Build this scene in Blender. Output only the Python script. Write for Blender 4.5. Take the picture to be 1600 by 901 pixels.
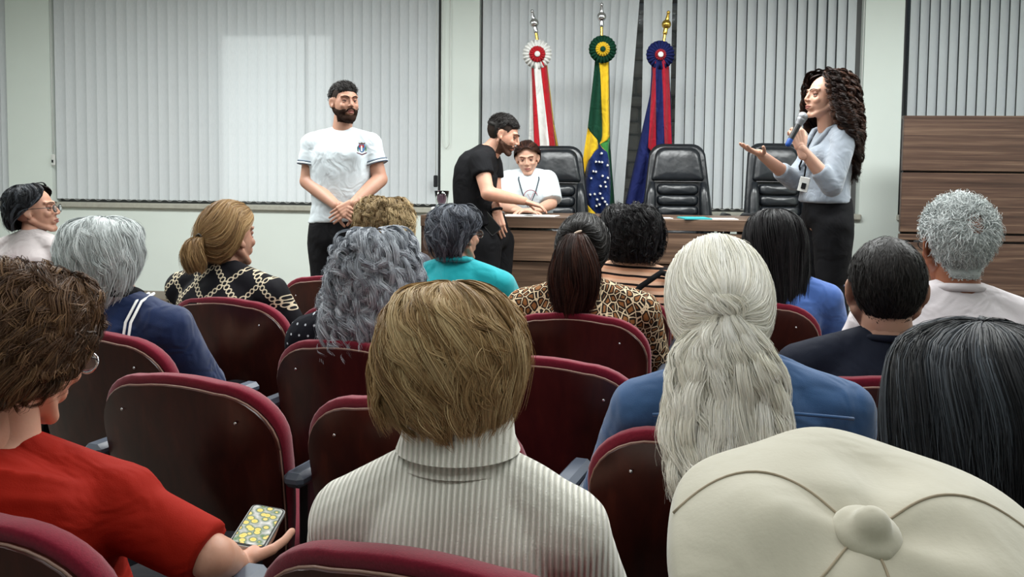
import bpy, math, random
import numpy as np
from mathutils import Vector, Matrix, Euler
for o in list(bpy.data.objects): bpy.data.objects.remove(o)
SC = bpy.context.scene
COL = SC.collection
PI = math.pi
R = math.radians
# ------------------------------------------------------------------ camera
F = 1400.0; CAMZ = 1.345; TILT = 3.5; ROLL = 0.6; SHY = -95.0/1600
cd = bpy.data.cameras.new('camera'); cam = bpy.data.objects.new('camera', cd); COL.objects.link(cam)
cd.sensor_width = 36.0; cd.lens = 36.0*F/1600; cd.shift_y = SHY; cd.clip_start = 0.02
CM = (Matrix.Rotation(R(90-TILT), 3, 'X') @ Matrix.Rotation(R(ROLL), 3, 'Z'))
cam.matrix_world = Matrix.Translation((0, 0, CAMZ)) @ CM.to_4x4()
SC.camera = cam
# ------------------------------------------------------------------ world, lamps, exposure
w = bpy.data.worlds.new('world'); SC.world = w; w.use_nodes = True
wn = w.node_tree.nodes; wl = w.node_tree.links
bg = wn['Background']; sky = wn.new('ShaderNodeTexSky'); sky.sky_type = 'HOSEK_WILKIE'
sky.turbidity = 6.0; sky.sun_direction = (0.3, 0.5, 0.8)
wl.new(sky.outputs[0], bg.inputs[0]); bg.inputs[1].default_value = 2.5
def lamp(name, loc, sx, sy, power, col=(1, 1, 1), rot=(0, 0, 0), spread=180):
    l = bpy.data.lights.new(name, 'AREA'); l.shape = 'RECTANGLE'; l.size = sx; l.size_y = sy
    l.energy = power; l.color = col; l.spread = R(spread)
    o = bpy.data.objects.new(name, l); COL.objects.link(o); o.location = loc; o.rotation_euler = rot
    return o
COOL = (0.97, 1.0, 0.985)
sl = bpy.data.lights.new('sun', 'SUN'); sl.energy = 2.6; sl.angle = R(2); sl.color = (1, .97, .92)
so = bpy.data.objects.new('sun', sl); COL.objects.link(so)
so.rotation_euler = Vector((math.sin(R(7.14))*1.0, math.cos(R(7.14)), 0.13)).to_track_quat('Z', 'Y').to_euler()
for (x, y, p) in ((-2.6, 5.0, 125), (0.6, 4.7, 120), (3.2, 4.3, 110), (-2.0, 2.6, 42), (0.9, 2.4, 38), (-0.6, 0.2, 17), (1.9, 0.2, 17)):
    lamp('ceiling_lamp', (x, y, 3.12), 1.9, 1.0, p, COOL)
SC.view_settings.view_transform = 'Standard'
SC.view_settings.look = 'None'
SC.view_settings.gamma = 1.0
SC.view_settings.use_curve_mapping = False
SC.view_settings.exposure = 0.2
# ------------------------------------------------------------------ pixel helpers (1600x901 frame)
def ray(px, py):
    return CM @ Vector(((px-800)/F, -(py-450.5)/F + SHY*1600/F, -1))
def P(px, py, d):
    r = ray(px, py); k = d/r.y
    return Vector((r.x*k, d, CAMZ+r.z*k))
def yh(px): return 270+(px-800)*0.0105
# ------------------------------------------------------------------ materials
def lin(c):
    return tuple(((v/255)/12.92 if v/255 <= 0.04045 else ((v/255+0.055)/1.055)**2.4) for v in c)+(1,)
class N:
    """small node helper"""
    def __init__(s, name, rough=0.6, spec=0.3, **kw):
        s.m = bpy.data.materials.new(name); s.m.use_nodes = True
        s.t = s.m.node_tree; s.n = s.t.nodes; s.l = s.t.links; s.b = s.n['Principled BSDF']
        s.b.inputs['Roughness'].default_value = rough
        s.b.inputs['Specular IOR Level'].default_value = spec
        for k, v in kw.items(): s.b.inputs[k.replace('_', ' ')].default_value = v
    def add(s, typ, ins=None, **props):
        nd = s.n.new(typ)
        for k, v in props.items(): setattr(nd, k, v)
        for k, v in (ins or {}).items():
            if hasattr(v, 'default_value') or isinstance(v, bpy.types.NodeSocket): s.l.new(v, nd.inputs[k])
            else: nd.inputs[k].default_value = v
        return nd
    def math(s, op, a, b=0.0, c=0.0):
        nd = s.n.new('ShaderNodeMath'); nd.operation = op
        for i, v in enumerate((a, b, c)):
            if isinstance(v, bpy.types.NodeSocket): s.l.new(v, nd.inputs[i])
            else: nd.inputs[i].default_value = v
        return nd.outputs[0]
    def co(s, scale=(1, 1, 1), kind='Object'):
        tc = s.n.new('ShaderNodeTexCoord'); mp = s.n.new('ShaderNodeMapping')
        mp.inputs['Scale'].default_value = scale; s.l.new(tc.outputs[kind], mp.inputs[0]); return mp.outputs[0]
    def noise(s, vec, scale, detail=3, rough=0.5, dist=0.0):
        return s.add('ShaderNodeTexNoise', {'Vector': vec, 'Scale': scale, 'Detail': detail, 'Roughness': rough, 'Distortion': dist}).outputs[0]
    def ramp(s, fac, stops, interp='LINEAR'):
        nd = s.n.new('ShaderNodeValToRGB'); nd.color_ramp.interpolation = interp
        e = nd.color_ramp.elements
        while len(e) < len(stops): e.new(0.5)
        for i, (p, c) in enumerate(stops):
            e[i].position = p; e[i].color = c if len(c) == 4 else lin(c)
        s.l.new(fac, nd.inputs[0]); return nd.outputs[0]
    def mix(s, fac, a, b, mode='MIX'):
        nd = s.n.new('ShaderNodeMix'); nd.data_type = 'RGBA'; nd.blend_type = mode
        for i, v in ((0, fac), (6, a), (7, b)):
            if isinstance(v, bpy.types.NodeSocket): s.l.new(v, nd.inputs[i])
            else: nd.inputs[i].default_value = v if i == 0 else (v if len(v) == 4 else lin(v))
        return nd.outputs[2]
    def bump(s, h, strength=0.3, dist=0.01):
        bn = s.add('ShaderNodeBump', {'Height': h, 'Strength': strength, 'Distance': dist})
        s.l.new(bn.outputs[0], s.b.inputs['Normal']); return s
    def base(s, c):
        if isinstance(c, bpy.types.NodeSocket): s.l.new(c, s.b.inputs['Base Color'])
        else: s.b.inputs['Base Color'].default_value = lin(c)
        return s
def plain(name, c, rough=0.6, spec=0.3, var=0.12, nscale=8, bumpy=0.0, bscale=60, **kw):
    n = N(name, rough, spec, **kw); v = n.co()
    c2 = tuple(max(0, x*(1-var)) for x in c)
    n.base(n.mix(n.noise(v, nscale), c, c2))
    if bumpy: n.bump(n.noise(v, bscale, 4), bumpy, 0.004)
    return n.m
def cloth(name, c, var=0.15, fold=0.25, weave=500, rough=0.85, sheen=0.25):
    n = N(name, rough, 0.15, Sheen_Weight=sheen if sum(c) > 150 else 0.0); v = n.co()
    c2 = tuple(max(0, x*(1-var)) for x in c)
    n.base(n.mix(n.noise(v, 7, 3), c, c2))
    h = n.math('ADD', n.math('MULTIPLY', n.noise(v, 9, 2, 0.5, 1.2), 1.0), n.math('MULTIPLY', n.noise(v, weave, 2), 0.03))
    n.bump(h, fold, 0.05)
    return n.m
def hairmat(name, c1, c2, c3=None, rough=0.5, spec=0.2):
    n = N(name, rough, spec)
    uv = n.n.new('ShaderNodeUVMap'); sp = n.add('ShaderNodeSeparateXYZ', {0: uv.outputs[0]})
    c3 = c3 or c2
    col = n.ramp(sp.outputs[0], [(0.0, c1), (0.5, c2), (1.0, c3)])
    n.base(col)
    return n.m
def skinmat(name, c, var=0.12):
    n = N(name, 0.5, 0.35); v = n.co()
    red = (c[0]*0.95, c[1]*0.86, c[2]*0.83)
    n.base(n.mix(n.noise(v, 14, 4), c, red)); n.bump(n.noise(v, 180, 3), 0.12, 0.002)
    n.b.inputs['Subsurface Weight'].default_value = 0.12
    n.b.inputs['Subsurface Radius'].default_value = (0.01, 0.004, 0.002); n.b.inputs['Subsurface Scale'].default_value = 0.5
    return n.m
def woodmat(name, dark, mid, light, axis_scale=(0.6, 6, 9), rough=0.4):
    n = N(name, rough, 0.35); v = n.co(axis_scale)
    a = n.noise(v, 2.2, 6, 0.6, 0.8); b = n.noise(v, 9.0, 4, 0.6, 0.3)
    f = n.math('ADD', n.math('MULTIPLY', a, 0.75), n.math('MULTIPLY', b, 0.25))
    n.base(n.ramp(f, [(0.32, dark), (0.5, mid), (0.66, light)])); n.bump(b, 0.15, 0.003)
    return n.m
# ------------------------------------------------------------------ objects
def link(o, parent=None):
    COL.objects.link(o)
    if parent is not None: o.parent = parent
    return o
def tag(o, label=None, cat=None, group=None, kind=None):
    if label: o['label'] = label
    if cat: o['category'] = cat
    if group: o['group'] = group
    if kind: o['kind'] = kind
    return o
def empty(name, loc, rz=0):
    o = bpy.data.objects.new(name, None); COL.objects.link(o); o.location = loc; o.rotation_euler = (0, 0, rz); o.empty_display_size = 0.1
    return o
def copy_tree(o, parent=None):
    c = o.copy(); COL.objects.link(c); c.parent = parent
    for ch in list(o.children): copy_tree(ch, c)
    return c
def unit(v):
    v = Vector(v); return v.normalized()
class G:
    def __init__(s): s.v = []; s.f = []; s.n = 0; s.mi = []; s.cur = 0
    def put(s, vs, fs):
        s.v.append(np.asarray(vs, float).reshape(-1, 3)); o = s.n
        for f in fs: s.f.append([i+o for i in f]); s.mi.append(s.cur)
        s.n += len(s.v[-1]); return s
    def verts(s): return np.concatenate(s.v) if s.v else np.zeros((0, 3))
    def rings(s, rows, caps=True, closed=True):
        """rows: (m, n, 3) array"""
        rows = np.asarray(rows, float); m, n, _ = rows.shape; fs = []
        for i in range(m-1):
            for j in range(n if closed else n-1):
                k = (j+1) % n
                fs.append((i*n+j, i*n+k, (i+1)*n+k, (i+1)*n+j))
        if caps and closed:
            fs.append(tuple(range(n-1, -1, -1))); fs.append(tuple((m-1)*n+j for j in range(n)))
        return s.put(rows.reshape(-1, 3), fs)
    def ell(s, c, r, M=None, nu=16, nv=10):
        rows = []
        for i in range(nv+1):
            a = -PI/2+PI*i/nv; ca, sa = max(math.cos(a), 1e-3), math.sin(a)
            rows.append([(r[0]*ca*math.cos(t), r[1]*ca*math.sin(t), r[2]*sa) for t in np.linspace(0, 2*PI, nu, False)])
        rows = np.array(rows)
        if M is not None: rows = rows @ np.array(M.to_3x3()).T
        return s.rings(rows+np.array(c))
    def cap(s, a, ra, b, rb, n=14, round_a=True, round_b=True, flat=1.0, side=None):
        a = Vector(a); b = Vector(b); t = (b-a).normalized()
        u = t.cross(Vector(side) if side else (Vector((0, 0, 1)) if abs(t.z) < 0.9 else Vector((0, 1, 0)))).normalized(); w_ = t.cross(u)
        prof = []
        if round_a:
            for k in range(4): g = (1-k/4)*PI/2; prof.append((-math.sin(g)*ra, max(math.cos(g), .02)*ra, a))
        prof.append((0, ra, a))
        for k in (1, 2): q = k/3; prof.append((0, ra+(rb-ra)*q, a+(b-a)*q))
        prof.append((0, rb, b))
        if round_b:
            for k in range(1, 5): g = k/4*PI/2; prof.append((math.sin(g)*rb, max(math.cos(g), .02)*rb, b))
        rows = []
        for off, r_, c in prof:
            rows.append([tuple(c+t*off+u*(r_*math.cos(q))+w_*(r_*flat*math.sin(q))) for q in np.linspace(0, 2*PI, n, False)])
        return s.rings(rows)
    def loft(s, cs, rx, ry, xdir, n=24, p=2.3, caps=True, nsub=3):
        cs = np.array([tuple(c) for c in cs]); rx = np.array(rx, float); ry = np.array(ry, float)
        m = len(cs); T = np.arange(m); TT = np.linspace(0, m-1, (m-1)*nsub+1)
        cs, rx, ry = cat(cs, TT), cat(rx[:, None], TT)[:, 0], cat(ry[:, None], TT)[:, 0]
        rows = []; xd = Vector(xdir).normalized()
        tan = np.gradient(cs, axis=0)
        for i in range(len(cs)):
            t = Vector(tan[i]).normalized(); x = (xd-t*xd.dot(t)).normalized(); y = t.cross(x)
            ring = []
            for q in np.linspace(0, 2*PI, n, False):
                c_, s_ = math.cos(q), math.sin(q)
                kx = math.copysign(abs(c_)**(2/p), c_); ky = math.copysign(abs(s_)**(2/p), s_)
                ring.append(tuple(Vector(cs[i])+x*(rx[i]*kx)+y*(ry[i]*ky)))
            rows.append(ring)
        return s.rings(rows, caps)
    def box(s, c, sz, M=None, bev=0.0):
        x, y, z = sz[0]/2, sz[1]/2, sz[2]/2; b = min(bev, x*.9, y*.9, z*.9)
        if b <= 0:
            vs = [(i*x, j*y, k*z) for i in (-1, 1) for j in (-1, 1) for k in (-1, 1)]
            fs = [(0, 1, 3, 2), (4, 6, 7, 5), (0, 4, 5, 1), (2, 3, 7, 6), (0, 2, 6, 4), (1, 5, 7, 3)]
        else:
            bm = bmesh_box(x, y, z, b); vs, fs = bm
        vs = np.array(vs, float)
        if M is not None: vs = vs @ np.array(M.to_3x3()).T
        return s.put(vs+np.array(tuple(c)), fs)
    def tube(s, pts, r, n=8, closed=False, caps=True):
        pts = [Vector(p) for p in pts]; m = len(pts); rr = r if hasattr(r, '__len__') else [r]*m
        rows = []; pu = None
        for i, p in enumerate(pts):
            if closed: t = pts[(i+1) % m]-pts[i-1]
            else: t = pts[min(i+1, m-1)]-pts[max(i-1, 0)]
            t.normalize()
            if pu is None:
                ref = Vector((0, 0, 1)) if abs(t.z) < .9 else Vector((1, 0, 0)); u = t.cross(ref).normalized()
            else: u = (pu-t*pu.dot(t)).normalized()
            pu = u; w_ = t.cross(u)
            rows.append([tuple(p+u*(rr[i]*math.cos(q))+w_*(rr[i]*math.sin(q))) for q in np.linspace(0, 2*PI, n, False)])
        if closed: rows.append(rows[0])
        return s.rings(rows, caps and not closed)
    def pillow(s, outline, prof, ycurve):
        """outline: (n,2) x,z loop; prof: list of (scale, y); ycurve(x,z) adds depth"""
        ol = np.array(outline); c = ol.mean(0); rows = []
        for sc, y in prof:
            q = c+(ol-c)*sc
            rows.append([(a, y+ycurve(a, b), b) for a, b in q])
        return s.rings(rows)
def bmesh_box(x, y, z, b):
    vs = []; idx = {}
    for i in (-1, 1):
        for j in (-1, 1):
            for k in (-1, 1):
                idx[(i, j, k, 0)] = len(vs); vs.append((i*x, j*(y-b), k*(z-b)))
                idx[(i, j, k, 1)] = len(vs); vs.append((i*(x-b), j*y, k*(z-b)))
                idx[(i, j, k, 2)] = len(vs); vs.append((i*(x-b), j*(y-b), k*z))
    fs = []
    for a in range(3):
        o1, o2 = [(1, 2), (0, 2), (0, 1)][a]
        for sg in (-1, 1):
            q = []
            for u, v in ((-1, -1), (1, -1), (1, 1), (-1, 1)):
                k = [0, 0, 0]; k[a] = sg; k[o1] = u; k[o2] = v; q.append(idx[(*k, a)])
            if (sg > 0) == (a == 1): q.reverse()
            fs.append(q)
    for a in range(3):
        o1, o2 = [(1, 2), (0, 2), (0, 1)][a]
        for u in (-1, 1):
            for v in (-1, 1):
                k1 = [0, 0, 0]; k1[a] = -1; k1[o1] = u; k1[o2] = v; k2 = list(k1); k2[a] = 1
                fs.append([idx[(*k1, o1)], idx[(*k2, o1)], idx[(*k2, o2)], idx[(*k1, o2)]])
    for i in (-1, 1):
        for j in (-1, 1):
            for k in (-1, 1): fs.append([idx[(i, j, k, 0)], idx[(i, j, k, 1)], idx[(i, j, k, 2)]])
    return vs, fs
def cat(A, T):
    """Catmull-Rom resample of rows A at parameters T"""
    A = np.asarray(A, float); m = len(A); i = np.clip(np.floor(T).astype(int), 0, m-2); u = (T-i)[:, None]
    g = lambda k: A[np.clip(k, 0, m-1)]
    p0, p1, p2, p3 = g(i-1), g(i), g(i+1), g(i+2)
    return 0.5*((2*p1)+(-p0+p2)*u+(2*p0-5*p1+4*p2-p3)*u*u+(-p0+3*p1-3*p2+p3)*u**3)
def mesh_from(name, g, smooth=True):
    me = bpy.data.meshes.new(name); me.from_pydata(g.verts().tolist(), [], g.f)
    if g.mi and max(g.mi): me.polygons.foreach_set('material_index', g.mi)
    import bmesh
    bm = bmesh.new(); bm.from_mesh(me); bmesh.ops.recalc_face_normals(bm, faces=bm.faces); bm.to_mesh(me); bm.free()
    if smooth: me.polygons.foreach_set('use_smooth', [True]*len(me.polygons))
    me.update(); return me
def obj(name, g, m, parent=None, smooth=True, M=None, auto=None, **kw):
    me = g if isinstance(g, bpy.types.Mesh) else mesh_from(name, g, smooth)
    for q in (m if isinstance(m, (list, tuple)) else [m]): me.materials.append(q)
    if auto is not None: me.set_sharp_from_angle(angle=R(auto))
    o = bpy.data.objects.new(name, me); link(o, parent)
    if M is not None: o.matrix_local = M
    if kw: tag(o, **kw)
    return o
def remesh(g, voxel, it=6, fac=0.5):
    """one continuous skin grown over the given volumes -> verts, faces arrays"""
    me = bpy.data.meshes.new('t'); me.from_pydata(g.verts().tolist(), [], g.f)
    import bmesh
    bm = bmesh.new(); bm.from_mesh(me); bmesh.ops.recalc_face_normals(bm, faces=bm.faces); bm.to_mesh(me); bm.free()
    o = bpy.data.objects.new('t', me); COL.objects.link(o)
    md = o.modifiers.new('r', 'REMESH'); md.mode = 'VOXEL'; md.voxel_size = voxel
    if it: sm = o.modifiers.new('s', 'SMOOTH'); sm.factor = fac; sm.iterations = it
    dg = bpy.context.evaluated_depsgraph_get(); e = o.evaluated_get(dg); r = e.to_mesh()
    v = np.empty(len(r.vertices)*3); r.vertices.foreach_get('co', v); v = v.reshape(-1, 3)
    nr = np.empty(len(r.vertices)*3); r.vertices.foreach_get('normal', nr); nr = nr.reshape(-1, 3)
    f = np.empty(len(r.polygons)*4, int); r.polygons.foreach_get('vertices', f) if all(p.loop_total == 4 for p in r.polygons[:1]) else None
    f = f.reshape(-1, 4)
    e.to_mesh_clear(); bpy.data.objects.remove(o); bpy.data.meshes.remove(me)
    return v, nr, f
def mesh_np(name, v, f, uv=None):
    me = bpy.data.meshes.new(name); nv, nf, k = len(v), len(f), f.shape[1]
    me.vertices.add(nv); me.vertices.foreach_set('co', np.ascontiguousarray(v, dtype=np.float32).ravel())
    me.loops.add(nf*k); me.loops.foreach_set('vertex_index', np.ascontiguousarray(f, dtype=np.int32).ravel())
    me.polygons.add(nf); me.polygons.foreach_set('loop_start', np.arange(0, nf*k, k, dtype=np.int32))
    me.polygons.foreach_set('use_smooth', np.ones(nf, bool))
    me.update(calc_edges=True)
    if uv is not None:
        l = me.uv_layers.new(name='UVMap'); l.uv.foreach_set('vector', np.ascontiguousarray(uv[f.ravel()], dtype=np.float32).ravel())
    return me
def wrinkle(v, nr, amp, k=1.0, seed=0):
    """cloth folds: displaces along the normal"""
    rg = np.random.default_rng(seed); d = np.zeros(len(v))
    for i in range(7):
        a = rg.normal(size=3); a /= np.linalg.norm(a); q = rg.normal(size=3)*9*k
        ph = v@(a*rg.uniform(22, 60)*k)+2.2*np.sin(v@q+rg.uniform(0, 6))
        d += np.maximum(np.sin(ph), -0.2)*np.clip(np.sin(v@(rg.normal(size=3)*7)+rg.uniform(0, 6)), 0, 1)
    return v+nr*(d*amp/2.5)[:, None]
# ------------------------------------------------------------------ people: heads, hands, bodies
SKULL_C = np.array((0, -0.012, 0.01)); SKULL_R = np.array((0.080, 0.102, 0.112))
def build_head(male):
    g = G(); j = 1.06 if male else 0.97
    g.ell((0, -0.018, 0.026), (0.076, 0.097, 0.089), nu=28, nv=18)
    g.ell((0, 0.026, -0.015), (0.064*j, 0.066, 0.088), nu=24, nv=14)
    g.ell((0, 0.022, -0.062), (0.053*j, 0.056, 0.046))
    g.ell((0, 0.072, -0.096), (0.021*j, 0.019, 0.018*j))
    for s in (-1, 1):
        g.cap((s*0.058*j, -0.005, -0.045), 0.016, (s*0.018, 0.068, -0.099), 0.014)
        g.ell((s*0.037, 0.066, -0.024), (0.021, 0.018, 0.019))
        g.cap((0, 0.086, 0.026), 0.010 if male else .008, (s*0.047, 0.068, 0.030), 0.009)
        g.ell((s*0.0105, 0.098, -0.026), (0.007, 0.010, 0.0065))
        M = Matrix.Rotation(s*0.62, 3, 'Z') @ Matrix.Rotation(0.15, 3, 'X')
        g.ell((s*0.080, -0.012, -0.004), (0.008, 0.019, 0.030), M)
        g.ell((s*0.077, -0.002, -0.026), (0.008, 0.012, 0.014))
    g.cap((0, 0.088, 0.018), 0.007, (0, 0.109 if male else .106, -0.021), 0.0088)
    g.ell((0, 0.078, -0.058), (0.028, 0.019, 0.021))
    g.cap((0, -0.012, -0.05), 0.052 if male else .046, (0, -0.03, -0.16), 0.054 if male else .045)
    v, n, f = remesh(g, 0.0036, 7)
    for s in (-1, 1):
        d = np.linalg.norm((v-np.array((s*0.031, 0.084, 0.006)))*np.array((0.8, 1, 1.15)), axis=1)
        v[:, 1] -= 0.010*np.exp(-d**2/(2*0.0125**2))
        d = np.linalg.norm(v-np.array((s*0.084, -0.006, -0.002)), axis=1)
        v[:, 0] -= s*0.005*np.exp(-d**2/(2*0.009**2))
    d = np.abs(v[:, 2]+0.058); m = np.exp(-(d/0.003)**2)*(v[:, 1] > 0.075)*np.exp(-(v[:, 0]/0.022)**4)
    v[:, 1] -= 0.005*m
    return v, n, f
HEADS = {}
def head_data(male):
    if male not in HEADS: HEADS[male] = build_head(male)
    return HEADS[male]
def xf(M, v):
    M = np.array(M); return v@M[:3, :3].T+M[:3, 3]
def region(hd, fn, off, rough=0.0, seed=0):
    """faces of the head where fn(v) > 0, lifted by off"""
    v, n, f = hd; mk = fn(v); keep = mk[f].min(1) > 0; ff = f[keep]; ids = np.unique(ff)
    mp = -np.ones(len(v), int); mp[ids] = np.arange(len(ids)); rg = np.random.default_rng(seed)
    edge = np.clip(mk[ids]/0.012, 0, 1)
    vv = v[ids]+n[ids]*(off*(0.25+0.75*edge)+rough*rg.normal(size=len(ids)))[:, None]
    return vv, mp[ff]
def build_hand(pose):
    g = G()
    base = {'open': 0.12, 'relaxed': 0.35, 'grip': 1.15, 'flat': 0.06}[pose]
    g.cap((0, -0.035, 0), 0.026, (0, 0.012, 0), 0.026, flat=0.72, side=(0, 0, 1))
    for x0, r in ((0.024, 0.014), (0.008, 0.0145), (-0.010, 0.0145), (-0.027, 0.013)):
        g.cap((x0*0.55, 0.01, 0), 0.017, (x0, 0.085, 0), r, flat=0.85, side=(0, 0, 1))
    g.ell((0.020, 0.035, -0.008), (0.018, 0.030, 0.014))
    spread = 0.13 if pose == 'open' else 0.04
    for i, (x0, L, r) in enumerate(((0.027, 0.070, 0.0085), (0.009, 0.078, 0.0088), (-0.010, 0.073, 0.0085), (-0.028, 0.057, 0.0075))):
        p = Vector((x0, 0.084-(0.006 if i == 3 else 0), 0)); a = base*0.5; az = (x0*spread/0.027)
        for k, q in enumerate((0.45, 0.31, 0.24)):
            d = Vector((math.sin(az)*math.cos(a), math.cos(az)*math.cos(a), -math.sin(a)))
            e = p+d*(L*q); g.cap(p, r*(1-0.08*k), e, r*(0.93-0.08*k), n=10); p = e; a += base*(0.9 if k == 0 else 0.7)
    p = Vector((0.024, 0.022, -0.004)); th = 0.9 if pose != 'grip' else 0.5
    for k, (L, r) in enumerate(((0.040, 0.0125), (0.030, 0.010), (0.024, 0.009))):
        d = Vector((math.sin(th), math.cos(th), -0.25-0.35*k*(1 if pose == 'grip' else 0.3))).normalized()
        e = p+d*L; g.cap(p, r, e, r*0.9, n=10); p = e; th -= 0.28
    return remesh(g, 0.0028, 3)
HANDS = {}
def hand(pose, wrist, fdir, palm, mirror=False, sc=1.0):
    """hand mesh data with its wrist, finger direction and palm direction"""
    if pose not in HANDS: HANDS[pose] = build_hand(pose)
    v, n, f = HANDS[pose]; y = Vector(fdir).normalized(); z = -Vector(palm); z = (z-y*z.dot(y)).normalized(); x = y.cross(z)
    v = v.copy()
    if mirror: v[:, 0] *= -1; f = f[:, ::-1]
    M = np.array((x, y, z)).T
    return (v*sc)@M.T+np.array(wrist), f
def headM(pos, yaw=0, pitch=0, roll=0, sc=1.0):
    return Matrix.Translation(pos) @ Euler((R(pitch), R(roll), R(yaw)), 'YXZ').to_matrix().to_4x4() @ Matrix.Scale(sc, 4)
def torso(g, J, k=0.0, hem=None, tr=True):
    """pelvis to neck; k inflates it for clothing"""
    w, gi = J['w'], J['girth']; side = (Vector(J['shR'])-Vector(J['shL'])).normalized()
    pv, ch, nk = Vector(J['pelvis']), Vector(J['chest']), Vector(J['neck'])
    ws = pv.lerp(ch, 0.45) if 'waist' not in J else Vector(J['waist'])
    up = ch.lerp(nk, 0.5)
    cs = [pv+(pv-ws)*0.35, pv, ws, ch, up, nk]
    rx = [0.13*gi+k, 0.165*gi+k, 0.142*gi+k, w*0.86*gi**.5+k, w*0.66+k, 0.056+k*.4]; ry = [0.09*gi+k, 0.118*gi+k, 0.108*gi+k, 0.115*gi+k, 0.088*gi+k, 0.055+k*.4]
    if hem is not None:
        cs = cs[1:]; rx = rx[1:]; ry = ry[1:]; cs[0] = Vector(hem); rx[0] = max(rx[0], rx[1])+.004
    g.loft(cs, rx, ry, side)
    for s in ('shL', 'shR'):
        sh = Vector(J[s]); g.cap(nk+Vector((0, 0, -0.02)), 0.046+k*.5, sh, 0.050*J.get('sr', 1)+k, n=16)
        g.cap(up+Vector((0, 0, -.02)), 0.07+k*.5, sh, 0.052*J.get('sr', 1)+k, n=16)
    if J.get('bust'):
        fwd = side.cross(Vector((0, 0, 1)))*-1
        f_ = Vector(J.get('fwd', (0, 1, 0)))
        for s in (-1, 1): g.ell(ch+f_*(0.085*gi)+side*(s*0.068)+Vector((0, 0, -0.03)), (0.062+k, 0.05+k, 0.06+k))
def arms(g, J, r=1.0, k=0.0, frac=None, sides='LR', open_end=True):
    for s in sides:
        sh, el, wr = (Vector(J[q+s]) for q in ('sh', 'el', 'wr'))
        if frac is None:
            g.cap(sh, 0.049*r, el, 0.037*r, n=16); g.cap(el, 0.040*r, el.lerp(wr, 0.35), 0.038*r, n=16); g.cap(el.lerp(wr, 0.3), 0.039*r, wr, 0.025*r, n=16)
        else:
            if frac <= 1: g.cap(sh, 0.050*r+k, sh.lerp(el, frac), 0.044*r+k*1.3, n=18, round_b=not open_end)
            else:
                g.cap(sh, 0.050*r+k, el, 0.040*r+k, n=18)
                g.cap(el, 0.041*r+k, el.lerp(wr, frac-1), 0.032*r+k, n=18, round_b=not open_end)
def legs(g, J, k=0.0):
    for s in 'LR':
        h, kn, an = (Vector(J[q+s]) for q in ('hip', 'kn', 'an'))
        g.cap(h, 0.086*J['girth']**.5+k, kn, 0.055+k, n=16); g.cap(kn, 0.056+k, kn.lerp(an, 0.3), 0.057+k, n=16); g.cap(kn.lerp(an, .25), 0.056+k, an, 0.038+k*1.6, n=16)
def to_mesh(name, parts, mats, parent, label=None):
    vs, fs, o = [], [], 0
    for v, f in parts: vs.append(v); fs.append(f+o); o += len(v)
    me = mesh_np(name, np.concatenate(vs), np.concatenate(fs)); me.materials.append(mats)
    ob = link(bpy.data.objects.new(name, me), parent)
    if label: ob['label'] = label
    return ob
def person(loc, rz, J, Mh, male, skin, hands, topm, trm, label, sleeve=0.6, hem=None, voxel=0.009, group=None, fold=0.004,
           topname='shirt', neck_r=None, seed=0, shoe=None, cuff=None, eyes=None, toplabel=None, body_voxel=None, infl=0.012, arm=1.0, slk=0.010):
    root = empty('person', loc, rz); tag(root, label, 'person', group)
    hv, hn, hf = head_data(male)
    g = G(); torso(g, J); arms(g, J, arm); legs(g, J)
    hp = Vector(Mh @ Vector((0, -0.02, -0.07))); g.cap(Vector(J['neck'])+Vector((0, 0, -.02)), 0.058 if male else 0.052, hp, 0.055*Mh.to_scale()[0] if male else 0.049*Mh.to_scale()[0], n=18)
    bv, bn, bf = remesh(g, body_voxel or 0.010, 3)
    hds = [hand(*h) for h in hands]
    body = to_mesh('body', [(bv, bf), (xf(Mh, hv), hf)]+hds, skin, root)
    # clothing
    g = G(); torso(g, J, infl, hem); arms(g, J, arm, slk, sleeve)
    v, n, f = remesh(g, voxel, 4); v = wrinkle(v, n, fold, 1.0, seed)
    nk = np.array(J['neck']); up = np.array((0, 0, 1.0))
    top = to_mesh(topname, [(v, f)], topm, root, toplabel)
    g = G(); legs(g, J, 0.024); pv, ws = Vector(J['pelvis']), Vector(J['pelvis']).lerp(Vector(J['chest']), .45)
    side = (Vector(J['shR'])-Vector(J['shL'])).normalized(); gi = J['girth']
    g.loft([pv+(pv-ws)*0.35, pv, pv.lerp(ws, .75)], [0.15*gi, 0.180*gi, 0.158*gi], [0.11*gi, 0.132*gi, 0.120*gi], side)
    v, n, f = remesh(g, 0.012, 4); v = wrinkle(v, n, 0.005, .8, seed+1)
    to_mesh('trousers', [(v, f)], trm, root)
    for s in 'LR':
        an = Vector(J['an'+s]); d = Vector(J.get('foot'+s, (0, 1, 0))).normalized(); g = G(); fz = J.get('floor', 0.0)
        a = Vector((an.x, an.y, fz+.05))-d*0.03
        g.cap(a, 0.042, a+d*0.06, 0.042, flat=1.0); g.cap(a+d*0.03+Vector((0, 0, -.006)), 0.040, a+d*0.175+Vector((0, 0, -.016)), 0.032)
        v, n, f = remesh(g, 0.010, 3); v[:, 2] = np.maximum(v[:, 2], fz+.002)
        to_mesh('shoe', [(v, f)], MT['shoe'], root)
    face(root, Mh, male, eyes or ('brown',))
    return root
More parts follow.
